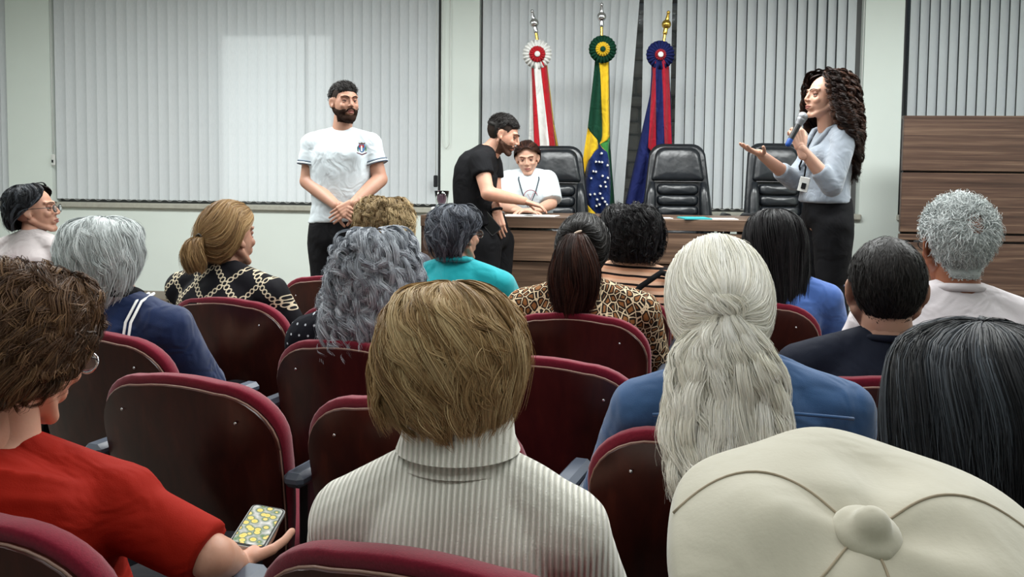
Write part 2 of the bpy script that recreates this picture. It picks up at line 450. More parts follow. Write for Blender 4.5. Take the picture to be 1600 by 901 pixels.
def face(root, Mh, male, opt):
    sc = Mh.to_scale()[0]
    for s in (-1, 1):
        g = G(); g.ell((s*0.030, 0.0695, 0.005), (0.0115, 0.0120, 0.0105), nu=14, nv=10)
        g.cur = 1; g.ell((s*0.030, 0.0772, 0.004), (0.0058, 0.0052, 0.0058), nu=12, nv=8)
        obj('eye', g, [MT['eyewhite'], MT['iris']], root, M=Mh)
        g = G(); g.ell((s*0.0305, 0.0700, 0.0115), (0.0150, 0.0142, 0.0100), nu=14, nv=8); g.ell((s*0.031, 0.0695, -0.0045), (0.0140, 0.0130, 0.0045), nu=14, nv=8)
        obj('eyelid', g, MT['lid'], root, M=Mh)
        g = G(); pts = [(s*0.012, 0.0945, 0.0245), (s*0.022, 0.0925, 0.0300), (s*0.035, 0.0865, 0.0325), (s*0.050, 0.0735, 0.0280)]
        g.tube(pts, [0.0028, 0.0036, 0.003, 0.0012] if male else [0.002, 0.0026, 0.002, 0.0008], n=8); obj('eyebrow', g, MT['brow'], root, M=Mh)
    g = G()
    g.tube([(-0.023, 0.0865, -0.058), (-0.010, 0.0955, -0.0535), (0, 0.0965, -0.055), (0.010, 0.0955, -0.0535), (0.023, 0.0865, -0.058)], [0.001, 0.0036, 0.003, 0.0036, 0.001], n=8)
    g.tube([(-0.022, 0.0865, -0.0585), (-0.009, 0.0945, -0.0635), (0, 0.0955, -0.065), (0.009, 0.0945, -0.0635), (0.022, 0.0865, -0.0585)], [0.001, 0.004, 0.0046, 0.004, 0.001], n=8)
    obj('lips', g, MT['lips'], root, M=Mh)
def seatedJ(H, w=0.185, girth=1.0, lean=0.0, hx=0.0, hy=0.0, hyaw=0, hpitch=0, hroll=0, hs=1.0, top=0.012, arms_=None, tw=0.0, sd=0.0):
    """joints of a figure sitting at the origin, facing +Y, head top (with hair) at height H"""
    k = (H-0.45)/0.77; Z = lambda z: 0.45+(z-0.45)*k
    J = dict(w=w, girth=girth, pelvis=(0, 0, 0.54), chest=(0.3*lean, -0.045, Z(0.84)), neck=(lean*.7, -0.065, Z(0.975)))
    for s, q in ((-1, 'L'), (1, 'R')):
        c, sn = math.cos(tw), math.sin(tw)
        J['sh'+q] = (s*w*c+lean*.6, -0.055+s*w*sn, Z(0.872)-sd); J['el'+q] = (s*(w+0.055), 0.05, Z(0.67)); J['wr'+q] = (s*0.10, 0.26, 0.655)
        J['hip'+q] = (s*0.09, 0.02, 0.53); J['kn'+q] = (s*0.12, 0.43, 0.51); J['an'+q] = (s*0.12, 0.40, 0.09)
    if arms_: J.update(arms_)
    Mh = headM(Vector((lean+hx, -0.035+hy, H-(0.115+top)*hs)), hyaw, hpitch, hroll, hs)
    return J, Mh
def lap_hands():
    return [('relaxed', (-0.09, 0.28, 0.65), (0.45, 0.9, -0.15), (0, 0.1, -1), False), ('relaxed', (0.09, 0.28, 0.65), (-0.45, 0.9, -0.15), (0, 0.1, -1), True)]
# ------------------------------------------------------------------ hair
def ribbons(Pn, Nn, width, rg, tip=0.25, uv_u=None):
    """flat strands: Pn (n,k,3) paths, Nn (n,k,3) outward directions"""
    n, k, _ = Pn.shape; T = np.gradient(Pn, axis=1); T /= np.linalg.norm(T, axis=2, keepdims=True)+1e-9
    B = np.cross(T, Nn); B /= np.linalg.norm(B, axis=2, keepdims=True)+1e-9; C = np.cross(B, T)
    a = rg.normal(0, 0.6, size=(n, 1, 1)); S = B*np.cos(a)+C*np.sin(a)
    wd = width*rg.uniform(0.6, 1.3, size=(n, 1, 1))*np.interp(np.linspace(0, 1, k), [0, .15, .7, 1], [.7, 1, .9, tip])[None, :, None]
    V = np.stack([Pn-S*wd/2, Pn+S*wd/2], axis=2).reshape(-1, 3)
    i = (np.arange(n)[:, None]*k+np.arange(k-1)[None]).ravel()*2
    Fc = np.stack([i, i+1, i+3, i+2], 1)
    u = (uv_u if uv_u is not None else rg.uniform(0, 1, n)); U = np.zeros((n, k, 2, 2)); U[..., 0] = u[:, None, None]; U[..., 1] = np.linspace(0, 1, k)[None, :, None]
    return V, Fc, U.reshape(-1, 2)
class Hair:
    """a volume of hair described by rings (z, cx, cy, rx, ry, gap degrees) from crown to ends"""
    def __init__(s, rings, B=None):
        s.T = np.linspace(0, len(rings)-1, 97); s.r = cat(np.array(rings, float), s.T); s.r[:, 3:5] = np.maximum(s.r[:, 3:5], 0.002); s.r[:, 5] = np.clip(s.r[:, 5], 0, 175)
        s.B = B if B is not None else Matrix.Identity(4)
    def surf(s, a, t):
        x = np.linspace(0, 1, 97); tc = np.clip(t, 0, 1); q = [np.interp(tc, x, s.r[:, i]) for i in range(6)]
        ex = np.clip(t-1, 0, 1)*96/4
        for i in range(5): q[i] = q[i]+(s.r[-1, i]-s.r[-5, i])*ex
        th = a*(PI-np.radians(q[5]))
        return np.stack([q[1]+q[3]*np.sin(th), q[2]-q[4]*np.cos(th), q[0]], -1)
    def normal(s, a, t):
        e = 0.004; p = s.surf(a, t); n = np.cross(s.surf(a+e*2, t)-s.surf(a-e*2, t), s.surf(a, np.minimum(t+e, 1))-s.surf(a, np.minimum(t+e, 1)-2*e))
        n = -n; l = np.linalg.norm(n, axis=-1, keepdims=True); n = n/(l+1e-12)
        c = np.array((s.r[:, 1].mean(), s.r[:, 2].mean(), s.r[len(s.r)//2, 0]-0.02)); d = (n*(p-c)).sum(-1, keepdims=True)
        return np.where(d < 0, -n, n)
    def shell(s, name, parent, m, na=64, nt=48, off=-0.004, bump=0.003, seed=0, M=None):
        a, t = np.meshgrid(np.linspace(-1, 1, na), np.linspace(0.001, 1, nt)); p = s.surf(a, t); n = s.normal(a, t)
        rg = np.random.default_rng(seed); d = off+bump*np.sin(a*37+rg.uniform(0, 6)+3*np.sin(t*5))*np.clip(t*3, 0, 1)*np.cos(a*61+t*7)
        v = xf(M @ s.B if M is not None else s.B, (p+n*d[..., None]).reshape(-1, 3)); i = (np.arange(nt-1)[:, None]*na+np.arange(na-1)[None]).ravel()
        f = np.stack([i, i+1, i+na+1, i+na], 1); uv = np.stack([np.abs(np.sin(a*53)*.3+.2), t], -1).reshape(-1, 2)
        me = mesh_np(name, v, f, uv); me.materials.append(m); return link(bpy.data.objects.new(name, me), parent)
    def strands(s, n, K=12, clumps=120, spread=0.03, t0=(0, 0.3), t1=(0.85, 1.03), sweep=0.0, wob=(0.0, 1.0), curl=(0.0, 4.0), lift=(0.0, 0.008), width=0.0013, seed=0, fly=0.05, arange=(-1, 1), tint=None):
        rg = np.random.default_rng(seed); c = rg.integers(0, clumps, n); C = lambda lo, hi: rg.uniform(lo, hi, clumps)[c]
        sc = C(*arange)+rg.normal(0, spread, n); sc = np.clip(sc, arange[0], arange[1]); ta = C(*t0)+rg.normal(0, .01, n); tb = C(*t1)+rg.normal(0, .012, n); ta = np.clip(ta, 0.002, 1)
        u = np.linspace(0, 1, K)[None]; t = ta[:, None]+(tb-ta)[:, None]*u; ph = C(0, 2*PI)[:, None]; fr = C(.7, 1.3)[:, None]
        a = sc[:, None]+sweep*(t)+wob[0]*np.sin(2*PI*(wob[1]*fr*u)+ph)*np.minimum(1, u*2.5); a = np.clip(a, -1.02, 1.02)
        p = s.surf(a, t); nm = s.normal(a, t)
        tg = np.gradient(p, axis=1); tg /= np.linalg.norm(tg, axis=2, keepdims=True)+1e-9; bn = np.cross(nm, tg)
        lf = C(*lift)[:, None]+rg.normal(0, 0.0012, n)[:, None]
        fl = np.where(rg.uniform(size=n) < fly, rg.uniform(0.004, 0.016, n), 0)[:, None]*u**1.5
        q = 2*PI*curl[1]*fr*u+ph; rr = curl[0]*np.minimum(1, u*3)*rg.uniform(.8, 1.2, n)[:, None]
        p = p+nm*(lf*np.minimum(1, .3+u*3)+fl+rr*np.cos(q))[..., None]+bn*(rr*np.sin(q))[..., None]
        tn = rg.uniform(0, 1, clumps)[c]*0.6+rg.uniform(0, 1, n)*0.4
        if tint is not None: tn = tint(sc, tn, rg)
        return ribbons(p, nm, width, rg, uv_u=np.clip(tn, 0.01, .99))
    def obj(s, name, parent, m, data, M=None):
        V, Fc, U = data; me = mesh_np(name, xf(M @ s.B if M is not None else s.B, V), Fc, U); me.materials.append(m)
        o = link(bpy.data.objects.new(name, me), parent); o['kind'] = 'stuff'; return o
def fur(hd, fn, n, length, comb, m, parent, M, name='hair_strands', lift=0.3, width=0.0016, K=6, jit=0.25, base=0.0, curl=0.0, seed=0):
    """short hair rooted on the scalp where fn(v) > 0"""
    v, nr, f = hd; rg = np.random.default_rng(seed); ids = np.nonzero(fn(v) > 0)[0]; ids = rg.choice(ids, n)
    p = v[ids]+nr[ids]*base+rg.normal(0, .0018, (n, 3)); nn = nr[ids]; d = comb(p)+rg.normal(0, jit, (n, 3)); d -= nn*(d*nn).sum(1, keepdims=True); d /= np.linalg.norm(d, axis=1, keepdims=True)+1e-9
    L = length(p)*rg.uniform(.7, 1.2, n); u = np.linspace(0, 1, K)[None, :, None]
    q = p[:, None]+d[:, None]*(L[:, None, None]*u)
    lev = lambda x: np.linalg.norm((x-SKULL_C)/SKULL_R, axis=-1, keepdims=True)
    q = SKULL_C+(q-SKULL_C)*(lev(p)[:, None]/lev(q))
    q = q+nn[:, None]*(L[:, None, None]*lift*np.sin(u*1.9)*rg.uniform(.4, 1.3, (n, 1, 1)))
    if curl: q = q+nn[:, None]*curl*np.cos(u*9+rg.uniform(0, 6, (n, 1, 1)))*u+np.cross(nn, d)[:, None]*curl*np.sin(u*9+rg.uniform(0, 6, (n, 1, 1)))*u
    V, Fc, U = ribbons(q, np.repeat(nn[:, None], K, 1), width, rg)
    me = mesh_np(name, xf(M, V), Fc, U); me.materials.append(m); o = link(bpy.data.objects.new(name, me), parent); o['kind'] = 'stuff'; return o
def hairline(v, front=0.062, side=0.028, nape=-0.085):
    """positive on the scalp: above a line that drops from the forehead over the ears to the nape"""
    y = v[:, 1]; z = v[:, 2]; ln = np.interp(y, [-0.12, -0.06, -0.035, -0.005, 0.03, 0.045, 0.07, 0.1], [nape, nape, -0.045, side, side+.004, front*.8, front, front+.02])
    e = ((np.abs(v[:, 0]) > 0.0815)&(z < .035))|((np.abs(v[:, 0]) > .066)&(z < .026)&(y > -.036)&(y < .02))
    return np.where(e, -1, z-ln)
def scalp(hd, root, Mh, m, fn, off=0.006, seed=0, name='hair'):
    v, f = region(hd, fn, off, 0.0004, seed)
    uv = np.stack([np.full(len(v), .3), np.full(len(v), .5)], 1); me = mesh_np(name, xf(Mh, v), f, uv); me.materials.append(m); return link(bpy.data.objects.new(name, me), root)
def glasses(root, Mh, m, y=0.105, lens=True, wide=0.030):
    g = G()
    for s in (-1, 1):
        g.tube([(s*(0.034)+0.024*math.cos(q), y-0.004*abs(math.cos(q)), 0.0+0.018*math.sin(q)) for q in np.linspace(0, 2*PI, 20, False)], 0.0018, n=6, closed=True)
        g.tube([(s*0.058, y-.006, 0.004), (s*0.078, y-.03, 0.006), (s*0.086, 0.02, 0.008), (s*0.086, -0.01, 0.004), (s*.085, -.022, -.012)], 0.0018, n=6)
    g.tube([(-0.010, y, 0.004), (0, y+.003, 0.007), (0.010, y, 0.004)], 0.0016, n=6)
    o = obj('glasses', g, m, root, M=Mh)
    if lens:
        for s in (-1, 1):
            l = G(); l.ell((s*0.034, y-.002, 0), (0.023, 0.001, 0.017)); obj('lens', l, MT['glass'], o)
    return o
def collar(root, J, m, r=0.066, h=0.012, dz=0.0, tilt=0.5, name='collar', ry=None, tr=0.006, dy=0.0, dx=0.0):
    nk = Vector(J['neck'])+Vector((dx, dy, dz)); f_ = Vector(J.get('fwd', (0, 1, 0))); s_ = Vector((f_.y, -f_.x, 0)); ry = ry or r
    g = G(); g.tube([nk+s_*(r*math.cos(q))+f_*(ry*math.sin(q))+Vector((0, 0, -tilt*ry*math.sin(q)*(1 if math.sin(q) > 0 else .35))) for q in np.linspace(0, 2*PI, 32, False)], tr, n=8, closed=True)
    return obj(name, g, m, root)
# ------------------------------------------------------------------ materials in use
MT = {}
MT['wall'] = plain('wall_paint', (214, 222, 216), 0.75, 0.2, 0.03, 3, 0.05, 120)
MT['ceiling'] = plain('ceiling_paint', (225, 228, 225), 0.8)
MT['floor'] = plain('floor_tile', (120, 112, 104), 0.45, 0.4, 0.12, 5)
MT['stage'] = plain('stage_laminate', (116, 100, 86), 0.5)
MT['shoe'] = plain('shoe_leather', (28, 26, 26), 0.4)
MT['eyewhite'] = plain('eye_white', (150, 140, 132), 0.3)
MT['iris'] = plain('iris_brown', (40, 24, 16), 0.2)
MT['lid'] = plain('eyelid_skin', (150, 105, 88), 0.5)
MT['brow'] = plain('brow_hair', (44, 32, 26), 0.7)
MT['lips'] = plain('lip_skin', (150, 92, 84), 0.4)
MT['metal_dark'] = plain('black_metal', (22, 22, 24), 0.35, 0.5)
MT['silver'] = plain('chrome', (215, 215, 218), 0.18, 0.5, Metallic=1.0)
MT['gold'] = plain('brass', (212, 176, 84), 0.25, 0.5, Metallic=1.0)
MT['alu'] = plain('aluminium_frame', (92, 92, 92), 0.4, 0.5)
MT['black_plastic'] = plain('black_plastic', (20, 21, 24), 0.35, 0.5)
MT['white_plastic'] = plain('white_plastic', (216, 218, 214), 0.4)
MT['paper'] = plain('paper', (236, 236, 234), 0.7, var=.03)
n = N('clear_glass', 0.02, 0.5, Transmission_Weight=1.0, IOR=1.45); n.base((245, 250, 250)); MT['glass'] = n.m
# thin pane that lets daylight pass
n = N('window_glass', 0.05, 0.5); n.base((235, 242, 242)); tp = n.add('ShaderNodeBsdfTransparent', {0: (.93, .95, .95, 1)}); fz_ = n.add('ShaderNodeFresnel', {0: 1.45}); mg = n.add('ShaderNodeMixShader', {0: fz_.outputs[0]}); n.l.new(tp.outputs[0], mg.inputs[1]); n.l.new(n.b.outputs[0], mg.inputs[2]); n.l.new(mg.outputs[0], n.n['Material Output'].inputs[0]); MT['pane'] = n.m
# vertical blind fabric, a little translucent
n = N('blind_fabric', 0.8, 0.15); v = n.co((60, 60, 9)); cb = n.mix(n.noise(v, 3, 4), (226, 230, 232), (208, 213, 216)); n.base(cb); n.bump(n.noise(v, 6, 3), .1, .002)
tr = n.add('ShaderNodeBsdfTranslucent', {0: cb}); mx = n.add('ShaderNodeMixShader', {0: 0.22}); n.l.new(n.b.outputs[0], mx.inputs[1]); n.l.new(tr.outputs[0], mx.inputs[2]); n.l.new(mx.outputs[0], n.n['Material Output'].inputs[0])
MT['slat'] = n.m
MT['sill'] = plain('sill_stone', (178, 176, 164), 0.5, var=.2, nscale=25)
MT['walnut'] = woodmat('walnut_laminate', (58, 44, 36), (92, 72, 58), (128, 104, 86), (0.35, 6, 15), 0.38)
MT['walnut_dark'] = woodmat('walnut_panel', (50, 36, 30), (80, 60, 50), (112, 90, 74), (0.35, 6, 15), 0.38)
MT['groove'] = plain('dark_groove', (30, 22, 20), 0.6)
MT['stone'] = plain('rough_stone', (150, 136, 122), 0.9, 0.1, 0.35, 12, 0.8, 30)
MT['outer'] = plain('sun_mask_render', (120, 116, 108), 0.9)
# ------------------------------------------------------------------ room
WANG = -7.14; WO = Vector((-4.11, 8.0, 0)); WM = Matrix.Translation(WO) @ Matrix.Rotation(R(WANG), 4, 'Z')
WX = Vector((math.cos(R(WANG)), math.sin(R(WANG)), 0)); WN = Vector((-math.sin(R(WANG)), math.cos(R(WANG)), 0))
def onwall(px, py, off=0.0):
    """where a picture point falls on the plane of the front wall, as (along, height)"""
    r = ray(px, py); o = Vector((0, 0, CAMZ)); k = ((WO+WN*off-o).dot(WN))/r.dot(WN); p = o+r*k
    return (p-WO).dot(WX), p.z
def struct(name, g, m, M=None, smooth=False):
    o = obj(name, g, m, None, smooth, M); o['kind'] = 'structure'; return o
SILL = 1.034; HEAD = 2.92; CEIL = 3.2
ua = lambda px: onwall(px, 160)[0]
U0 = -1.6; U1 = 9.6
wins = [(U0+.3, ua(11)), (ua(79), ua(689)), (ua(748), ua(1348)), (ua(1409), U1-.5)]
g = G()
g.box(((U0+U1)/2, 0.1, SILL/2), (U1-U0, 0.2, SILL)); g.box(((U0+U1)/2, 0.1, (HEAD+CEIL)/2), (U1-U0, 0.2, CEIL-HEAD))
eds = [U0]+[e for q in wins for e in q]+[U1]
for i in range(0, len(eds), 2):
    a, b = eds[i], eds[i+1]; g.box(((a+b)/2, 0.1, (SILL+HEAD)/2), (b-a, 0.2, HEAD-SILL))
struct('wall_front', g, MT['wall'], WM)
g = G(); g.box((-5.3, 3.4, CEIL/2), (0.1, 11.6, CEIL)); struct('wall_left', g, MT['wall'])
g = G(); g.box((4.9, 3.0, CEIL/2), (0.1, 11, CEIL)); struct('wall_right', g, MT['wall'])
g = G(); g.box((-.2, -2.4, CEIL/2), (10.3, 0.1, CEIL)); struct('wall_back', g, MT['wall'])
g = G(); g.put([(-5.35, -2.4, 0), (4.95, -2.4, 0), (4.95, 7.1, 0), (-5.35, 8.4, 0), (-5.35, -2.4, -.1), (4.95, -2.4, -.1), (4.95, 7.1, -.1), (-5.35, 8.4, -.1)], [(0, 1, 2, 3), (7, 6, 5, 4), (0, 4, 5, 1), (1, 5, 6, 2), (2, 6, 7, 3), (3, 7, 4, 0)])
struct('floor', g, MT['floor'])
g = G(); g.put([(-5.35, -2.4, CEIL), (4.95, -2.4, CEIL), (4.95, 7.1, CEIL), (-5.35, 8.4, CEIL), (-5.35, -2.4, CEIL+.1), (4.95, -2.4, CEIL+.1), (4.95, 7.1, CEIL+.1), (-5.35, 8.4, CEIL+.1)], [(3, 2, 1, 0), (4, 5, 6, 7), (1, 5, 4, 0), (2, 6, 5, 1), (3, 7, 6, 2), (0, 4, 7, 3)])
struct('ceiling', g, MT['ceiling'])
STG = 0.20
g = G(); q0 = WM @ Vector((U0, -3.05, 0)); q1 = WM @ Vector((U1, -3.05, 0)); r0 = WM @ Vector((U0, 0, 0)); r1 = WM @ Vector((U1, 0, 0))
def clipx(a, b, x): t = (x-a.x)/(b.x-a.x); return a+(b-a)*t
pts = [clipx(q0, q1, -5.25), clipx(q0, q1, 4.85), clipx(r0, r1, 4.85), clipx(r0, r1, -5.25)]
g.put([(p.x, p.y, z) for z in (0.0, STG) for p in pts], [(3, 2, 1, 0), (4, 5, 6, 7), (0, 1, 5, 4), (1, 2, 6, 5), (2, 3, 7, 6), (3, 0, 4, 7)])
struct('floor_stage', g, MT['stage'])
g = G(); g.box(((U0+U1)/2, -0.008, STG+0.035), (U1-U0-.6, 0.014, 0.07)); struct('baseboard_front', g, plain('baseboard_wood', (150, 142, 130)), WM)
# windows: frame, mullions, panes
for wi, (a, b) in enumerate(wins):
    f = G(); y = 0.15; h = HEAD-SILL; c = (SILL+HEAD)/2
    f.box(((a+b)/2, y, SILL+.025), (b-a, .05, .05)); f.box(((a+b)/2, y, HEAD-.025), (b-a, .05, .05))
    for x in (a+.025, b-.025): f.box((x, y, c), (.05, .05, h-.1))
    wo = struct('window_%d' % (wi+1), f, MT['alu'], WM)
    nm = max(1, round((b-a)/1.1)); w_ = (b-a-.1)/nm
    for k in range(nm):
        if k: m = G(); m.box((a+.05+w_*k, y, c), (.04, .04, h-.1)); obj('mullion', m, MT['alu'], wo, False)
        p = G(); p.box((a+.05+w_*(k+.5), y, c), (w_-.04, .006, h-.1)); obj('pane', p, MT['pane'], wo, False)
    s_ = G(); s_.box(((a+b)/2, 0.035, SILL-.012), (b-a+.02, 0.15, 0.045), bev=.006); obj('window_sill', s_, MT['sill'], wo, False)
# rough stone wall close outside the middle window, elsewhere an added unseen wall, its left opening shaped to put a sun patch on the blind
oa, ob = ua(945), ua(1070); la, lb = ua(335)+.05, ua(505)+.05
g = G()
for x0, x1, z0, z1 in ((-3, la, -.5, 3.7), (la, lb, -.5, 1.2), (la, lb, 2.66, 3.7), (lb, oa, -.5, 3.7), (oa, ob, -.5, .7), (oa, ob, 3.0, 3.7), (ob, 12, -.5, 3.7)):
    g.box(((x0+x1)/2, 1.15, (z0+z1)/2), (x1-x0, .3, z1-z0))
g.box(((oa+ob)/2, 1.55, 2.2), (ob-oa+.4, .3, 4.4))  # added backing block, stops bright sky showing between the stones
ow = struct('wall_sun_mask', g, MT['outer'], WM)
rg = random.Random(4); z = 0.7
while z < 3.0:
    h = rg.uniform(.10, .17); x = oa-rg.uniform(0, .1)
    while x < ob:
        ww = rg.uniform(.16, .32); b_ = G(); b_.box((x+ww/2, 1.12+rg.uniform(-.03, .03), z+h/2), (ww-.015, .3, h-.015), Matrix.Rotation(rg.uniform(-.03, .03), 3, 'Y'), .02)
        obj('stone', b_, MT['stone'], ow, False); x += ww
    z += h
# ------------------------------------------------------------------ vertical blinds
def slat_mesh(width, h, lean=0.0):
    g = G(); rows = []
    xs = np.linspace(-width/2, width/2, 6); yc = 0.006*np.cos(xs/width*PI)
    for z in (0, -h/2, -h):
        top = [(x+lean*(-z), y, z) for x, y in zip(xs, yc)]; bot = [(x+lean*(-z), y-.0012, z) for x, y in zip(xs[::-1], yc[::-1])]
        rows.append(top)
    g.rings(rows, False, False); return mesh_from('slat', g, True)
ZT = 2.86; SB = 1.072; SH = ZT-SB
def blind(name, slots, ang, width, label, y=0.055, leans=None, rail=True):
    bl = empty(name, (0, 0, 0)); bl.matrix_world = WM @ Matrix.Translation((slots[0], y, ZT)); tag(bl, label, 'blind')
    base = slat_mesh(width, SH); base.materials.append(MT['slat']); rr = random.Random(len(slots))
    r_ = G(); r_.box(((slots[-1]-slots[0])/2, 0, .022), (slots[-1]-slots[0]+.08, .04, .035), bev=.004); obj('head_rail', r_, MT['white_plastic'], bl, False)
    for i, u in enumerate(slots):
        ln = leans[i] if leans else 0
        me = base
        if ln: me = slat_mesh(width, SH, ln); me.materials.append(MT['slat'])
        s = link(bpy.data.objects.new('slat', me), bl); s.location = (u-slots[0], 0, 0); s.rotation_euler = (0, 0, R(ang+rr.uniform(-2.5, 2.5)))
    ch = G()
    for i in range(len(slots)-1):
        a, b = slots[i]-slots[0], slots[i+1]-slots[0]; l0 = leans[i]*SH if leans else 0; l1 = leans[i+1]*SH if leans else 0
        ch.tube([(a+l0+(b+l1-a-l0)*t, -.012, -SH+.012-.022*math.sin(PI*t)) for t in np.linspace(0, 1, 6)], .0016, n=4)
    o = obj('bottom_chain', ch, MT['white_plastic'], bl); o['kind'] = 'stuff'
    return bl
px = 89; L = []; st = 16.5
while px < 684: L.append(ua(px)); px += st; st = max(14.4, st-.06)
blind('vertical_blind', L, 14, .094, 'wide white vertical blind behind the bearded man, sunlit in its middle')
M_ = [ua(760+14.35*i) for i in range(17)]; lean = [0]*12+[-.012, -.022, -.034, -.048, -.066]
blind('vertical_blind', M_, 20, .088, 'white vertical blind behind the seated woman and red striped flag', leans=lean)
blind('vertical_blind', [ua(1011+14.5*i) for i in range(3)], 20, .086, 'narrow strip of white blind slats behind the navy flag')
blind('vertical_blind', [ua(1063+15.7*i) for i in range(18)], 31, .088, 'white vertical blind with dark gaps behind the woman with microphone')
blind('vertical_blind', [ua(1428+15.6*i) for i in range(16)], 30, .092, 'white vertical blind above the tall walnut partition')
blind('vertical_blind', [ua(4-15.6*i) for i in range(7)][::-1], 25, .094, 'white vertical blind cut by the left edge of the photo')
# blind cords
def cord(pts, label, wz=None, sw=False):
    t = empty('blind_cord', (0, 0, 0)); t.matrix_world = WM; tag(t, label, 'blind cord')
    c = G(); c.tube(pts, .003, n=6); obj('chain', c, MT['white_plastic'], t)
    if wz: q = G(); q.box(wz, (.035, .02, .10), bev=.006); obj('weight', q, MT['black_plastic'] if not sw else MT['white_plastic'], t, False)
    if sw: q = G(); q.box((wz[0], wz[1]-.012, wz[2]-.01), (.014, .008, .025)); obj('slot', q, MT['black_plastic'], t, False)
u = ua(692); zl = onwall(697, 232)[1]
cord([(u, -.02, 2.9), (u, -.02, zl+.1), (u+.01, -.02, zl+.02), (u+.035, -.02, zl), (u+.06, -.02, zl+.03), (u+.062, -.02, zl+.12), (u+.062, -.02, 2.9)], 'thin white looped cord hanging on the pillar left of the flags')
u, zz = onwall(681.5, 283); cord([(u, -.02, 2.9), (u, -.02, zz+.05)], 'dark weighted cord at the right end of the wide blind', (u, -.02, zz))
u, zz = onwall(85, 250); cord([(u, -.015, 2.9), (u, -.015, zz+.05)], 'white cord tensioner box at the left end of the wide blind', (u, -.015, zz), True)
u, zz = onwall(1342, 238); cord([(u, -.015, 2.9), (u, -.015, zz+.05)], 'white cord tensioner box on the pillar right of the curly-haired woman', (u, -.015, zz), True)
# ------------------------------------------------------------------ desk on the stage
DX = P(657, 335, 5.65).x; DM = Matrix.Translation((DX, 5.65, 0)) @ Matrix.Rotation(R(WANG), 4, 'Z'); DL = 2.52; DT = 1.073; DD = 0.62
desk = empty('desk', (0, 0, 0)); desk.matrix_world = DM; tag(desk, 'long walnut front desk with stepped panel front on the stage', 'desk')
g = G(); g.box((DL/2, DD/2, DT-.035), (DL, DD, .07), bev=.003); obj('tabletop', g, MT['walnut'], desk, False)
g = G(); g.box((DL/2, .06, (STG+DT)/2-.06), (DL-.06, .02, DT-STG-.14)); obj('backing_panel', g, MT['groove'], desk, False)
zz = STG+.004; ph = (DT-.082-zz)/4
for k in range(4):
    g = G(); g.box((DL/2+.025, .035-(0.012 if k == 3 else 0), zz+ph*(k+.5)), (DL-.13, .03, ph-.007), bev=.002); obj('plank', g, MT['walnut'], desk, False)
for x in (.02, DL-.02):
    g = G(); g.box((x, DD/2+.0, (STG+DT)/2-.035), (.04, DD-.04, DT-STG-.07)); obj('side_panel', g, MT['walnut_dark'], desk, False)
g = G(); g.box((.055, .02, (STG+DT)/2-.035), (.075, .04, DT-STG-.07)); obj('end_post', g, MT['walnut_dark'], desk, False)
# tall partition at the right
pa = P(1413, 181, 6.45); PMx = Matrix.Translation((pa.x, 6.45, 0)) @ Matrix.Rotation(R(WANG), 4, 'Z')
part = empty('wood_partition', (0, 0, 0)); part.matrix_world = PMx; tag(part, 'tall walnut partition of wide horizontal boards at the right of the stage', 'partition')
PT = pa.z; PW = 1.62
g = G(); g.box((PW/2, .045, (PT+STG)/2), (PW-.03, .03, PT-STG-.02)); obj('core', g, MT['groove'], part, False)
ys = [PT]+[P(1440, q, 6.45).z for q in (268, 364)]; ys += [ys[-1]-.06, ys[-1]-.50, STG+.01]
for i in range(len(ys)-1):
    g = G(); gap = .016 if i else .012; g.box((PW/2, .02+(0.012 if i == 2 else 0), (ys[i]+ys[i+1])/2), (PW, .04, ys[i]-ys[i+1]-gap), bev=.003); obj('plank', g, MT['walnut_dark'], part, False)
g = G(); g.box((PW/2, .03, PT-.008), (PW, .065, .02), bev=.002); obj('cap_board', g, MT['walnut_dark'], part, False)
# things on the desk
def desk_pt(px, dy):  # along the desk under a picture column, dy behind its front edge
    for _ in range(1): pass
    o = Vector((0, 0, CAMZ)); r = ray(px, 340); b = DM @ Vector((0, dy, 0)); k = ((b-o).dot(WN))/r.dot(WN); return Vector(((o+r*k).x, (o+r*k).y, DT))
def sheet(px, dy, w_, d_, rot, m, label, name='paper_sheet', cat_='paper', group=None, th=.003, dz=0):
    g = G(); g.box((0, 0, th/2+.0005), (w_, d_, th)); o = obj(name, g, m, None, False); o.location = desk_pt(px, dy)+Vector((0, 0, dz)); o.rotation_euler = (0, 0, R(rot)); tag(o, label, cat_, group); return o
sheet(808, .10, .21, .16, 8, MT['paper'], 'white sheet of paper under the black-shirted man\'s pointing hand')
sheet(845, .14, .21, .18, -14, MT['paper'], 'white sheet of paper in front of the seated woman\'s elbow')
sheet(822, .17, .26, .20, -4, MT['paper'], 'lowest white sheet spread on the desk before the seated woman', dz=-.0006, th=.002)
sheet(1030, .10, .15, .10, 5, MT['paper'], 'white paper slip on the desk under the middle leather chair')
sheet(1085, .10, .17, .20, 3, plain('teal_card', (60, 170, 175), .5), 'teal folder lying on the desk before the empty chair', 'folder', 'folder', th=.008)
sheet(1125, .12, .20, .15, -4, MT['paper'], 'white paper beside the teal folder on the desk')
bx = G(); bx.box((0, 0, .022), (.13, .11, .044), bev=.004); o = obj('small_box', bx, MT['white_plastic'], None, False); o.location = desk_pt(690, .22); tag(o, 'small white box under the clear cup at the left desk end', 'box')
cup = empty('cup', desk_pt(690, .22)+Vector((0, 0, .045))); tag(cup, 'clear cup with dark pink wrapped items at the left end of the desk', 'cup')
g = G(); rows = [[(r_*math.cos(q), r_*math.sin(q), z_) for q in np.linspace(0, 2*PI, 20, False)] for r_, z_ in ((.034, 0), (.042, .055), (.049, .105), (.046, .105), (.039, .055), (.031, .004))]; g.rings(rows); obj('cup_wall', g, MT['glass'], cup)
mp = plain('pink_wrap', (120, 84, 104), .5)
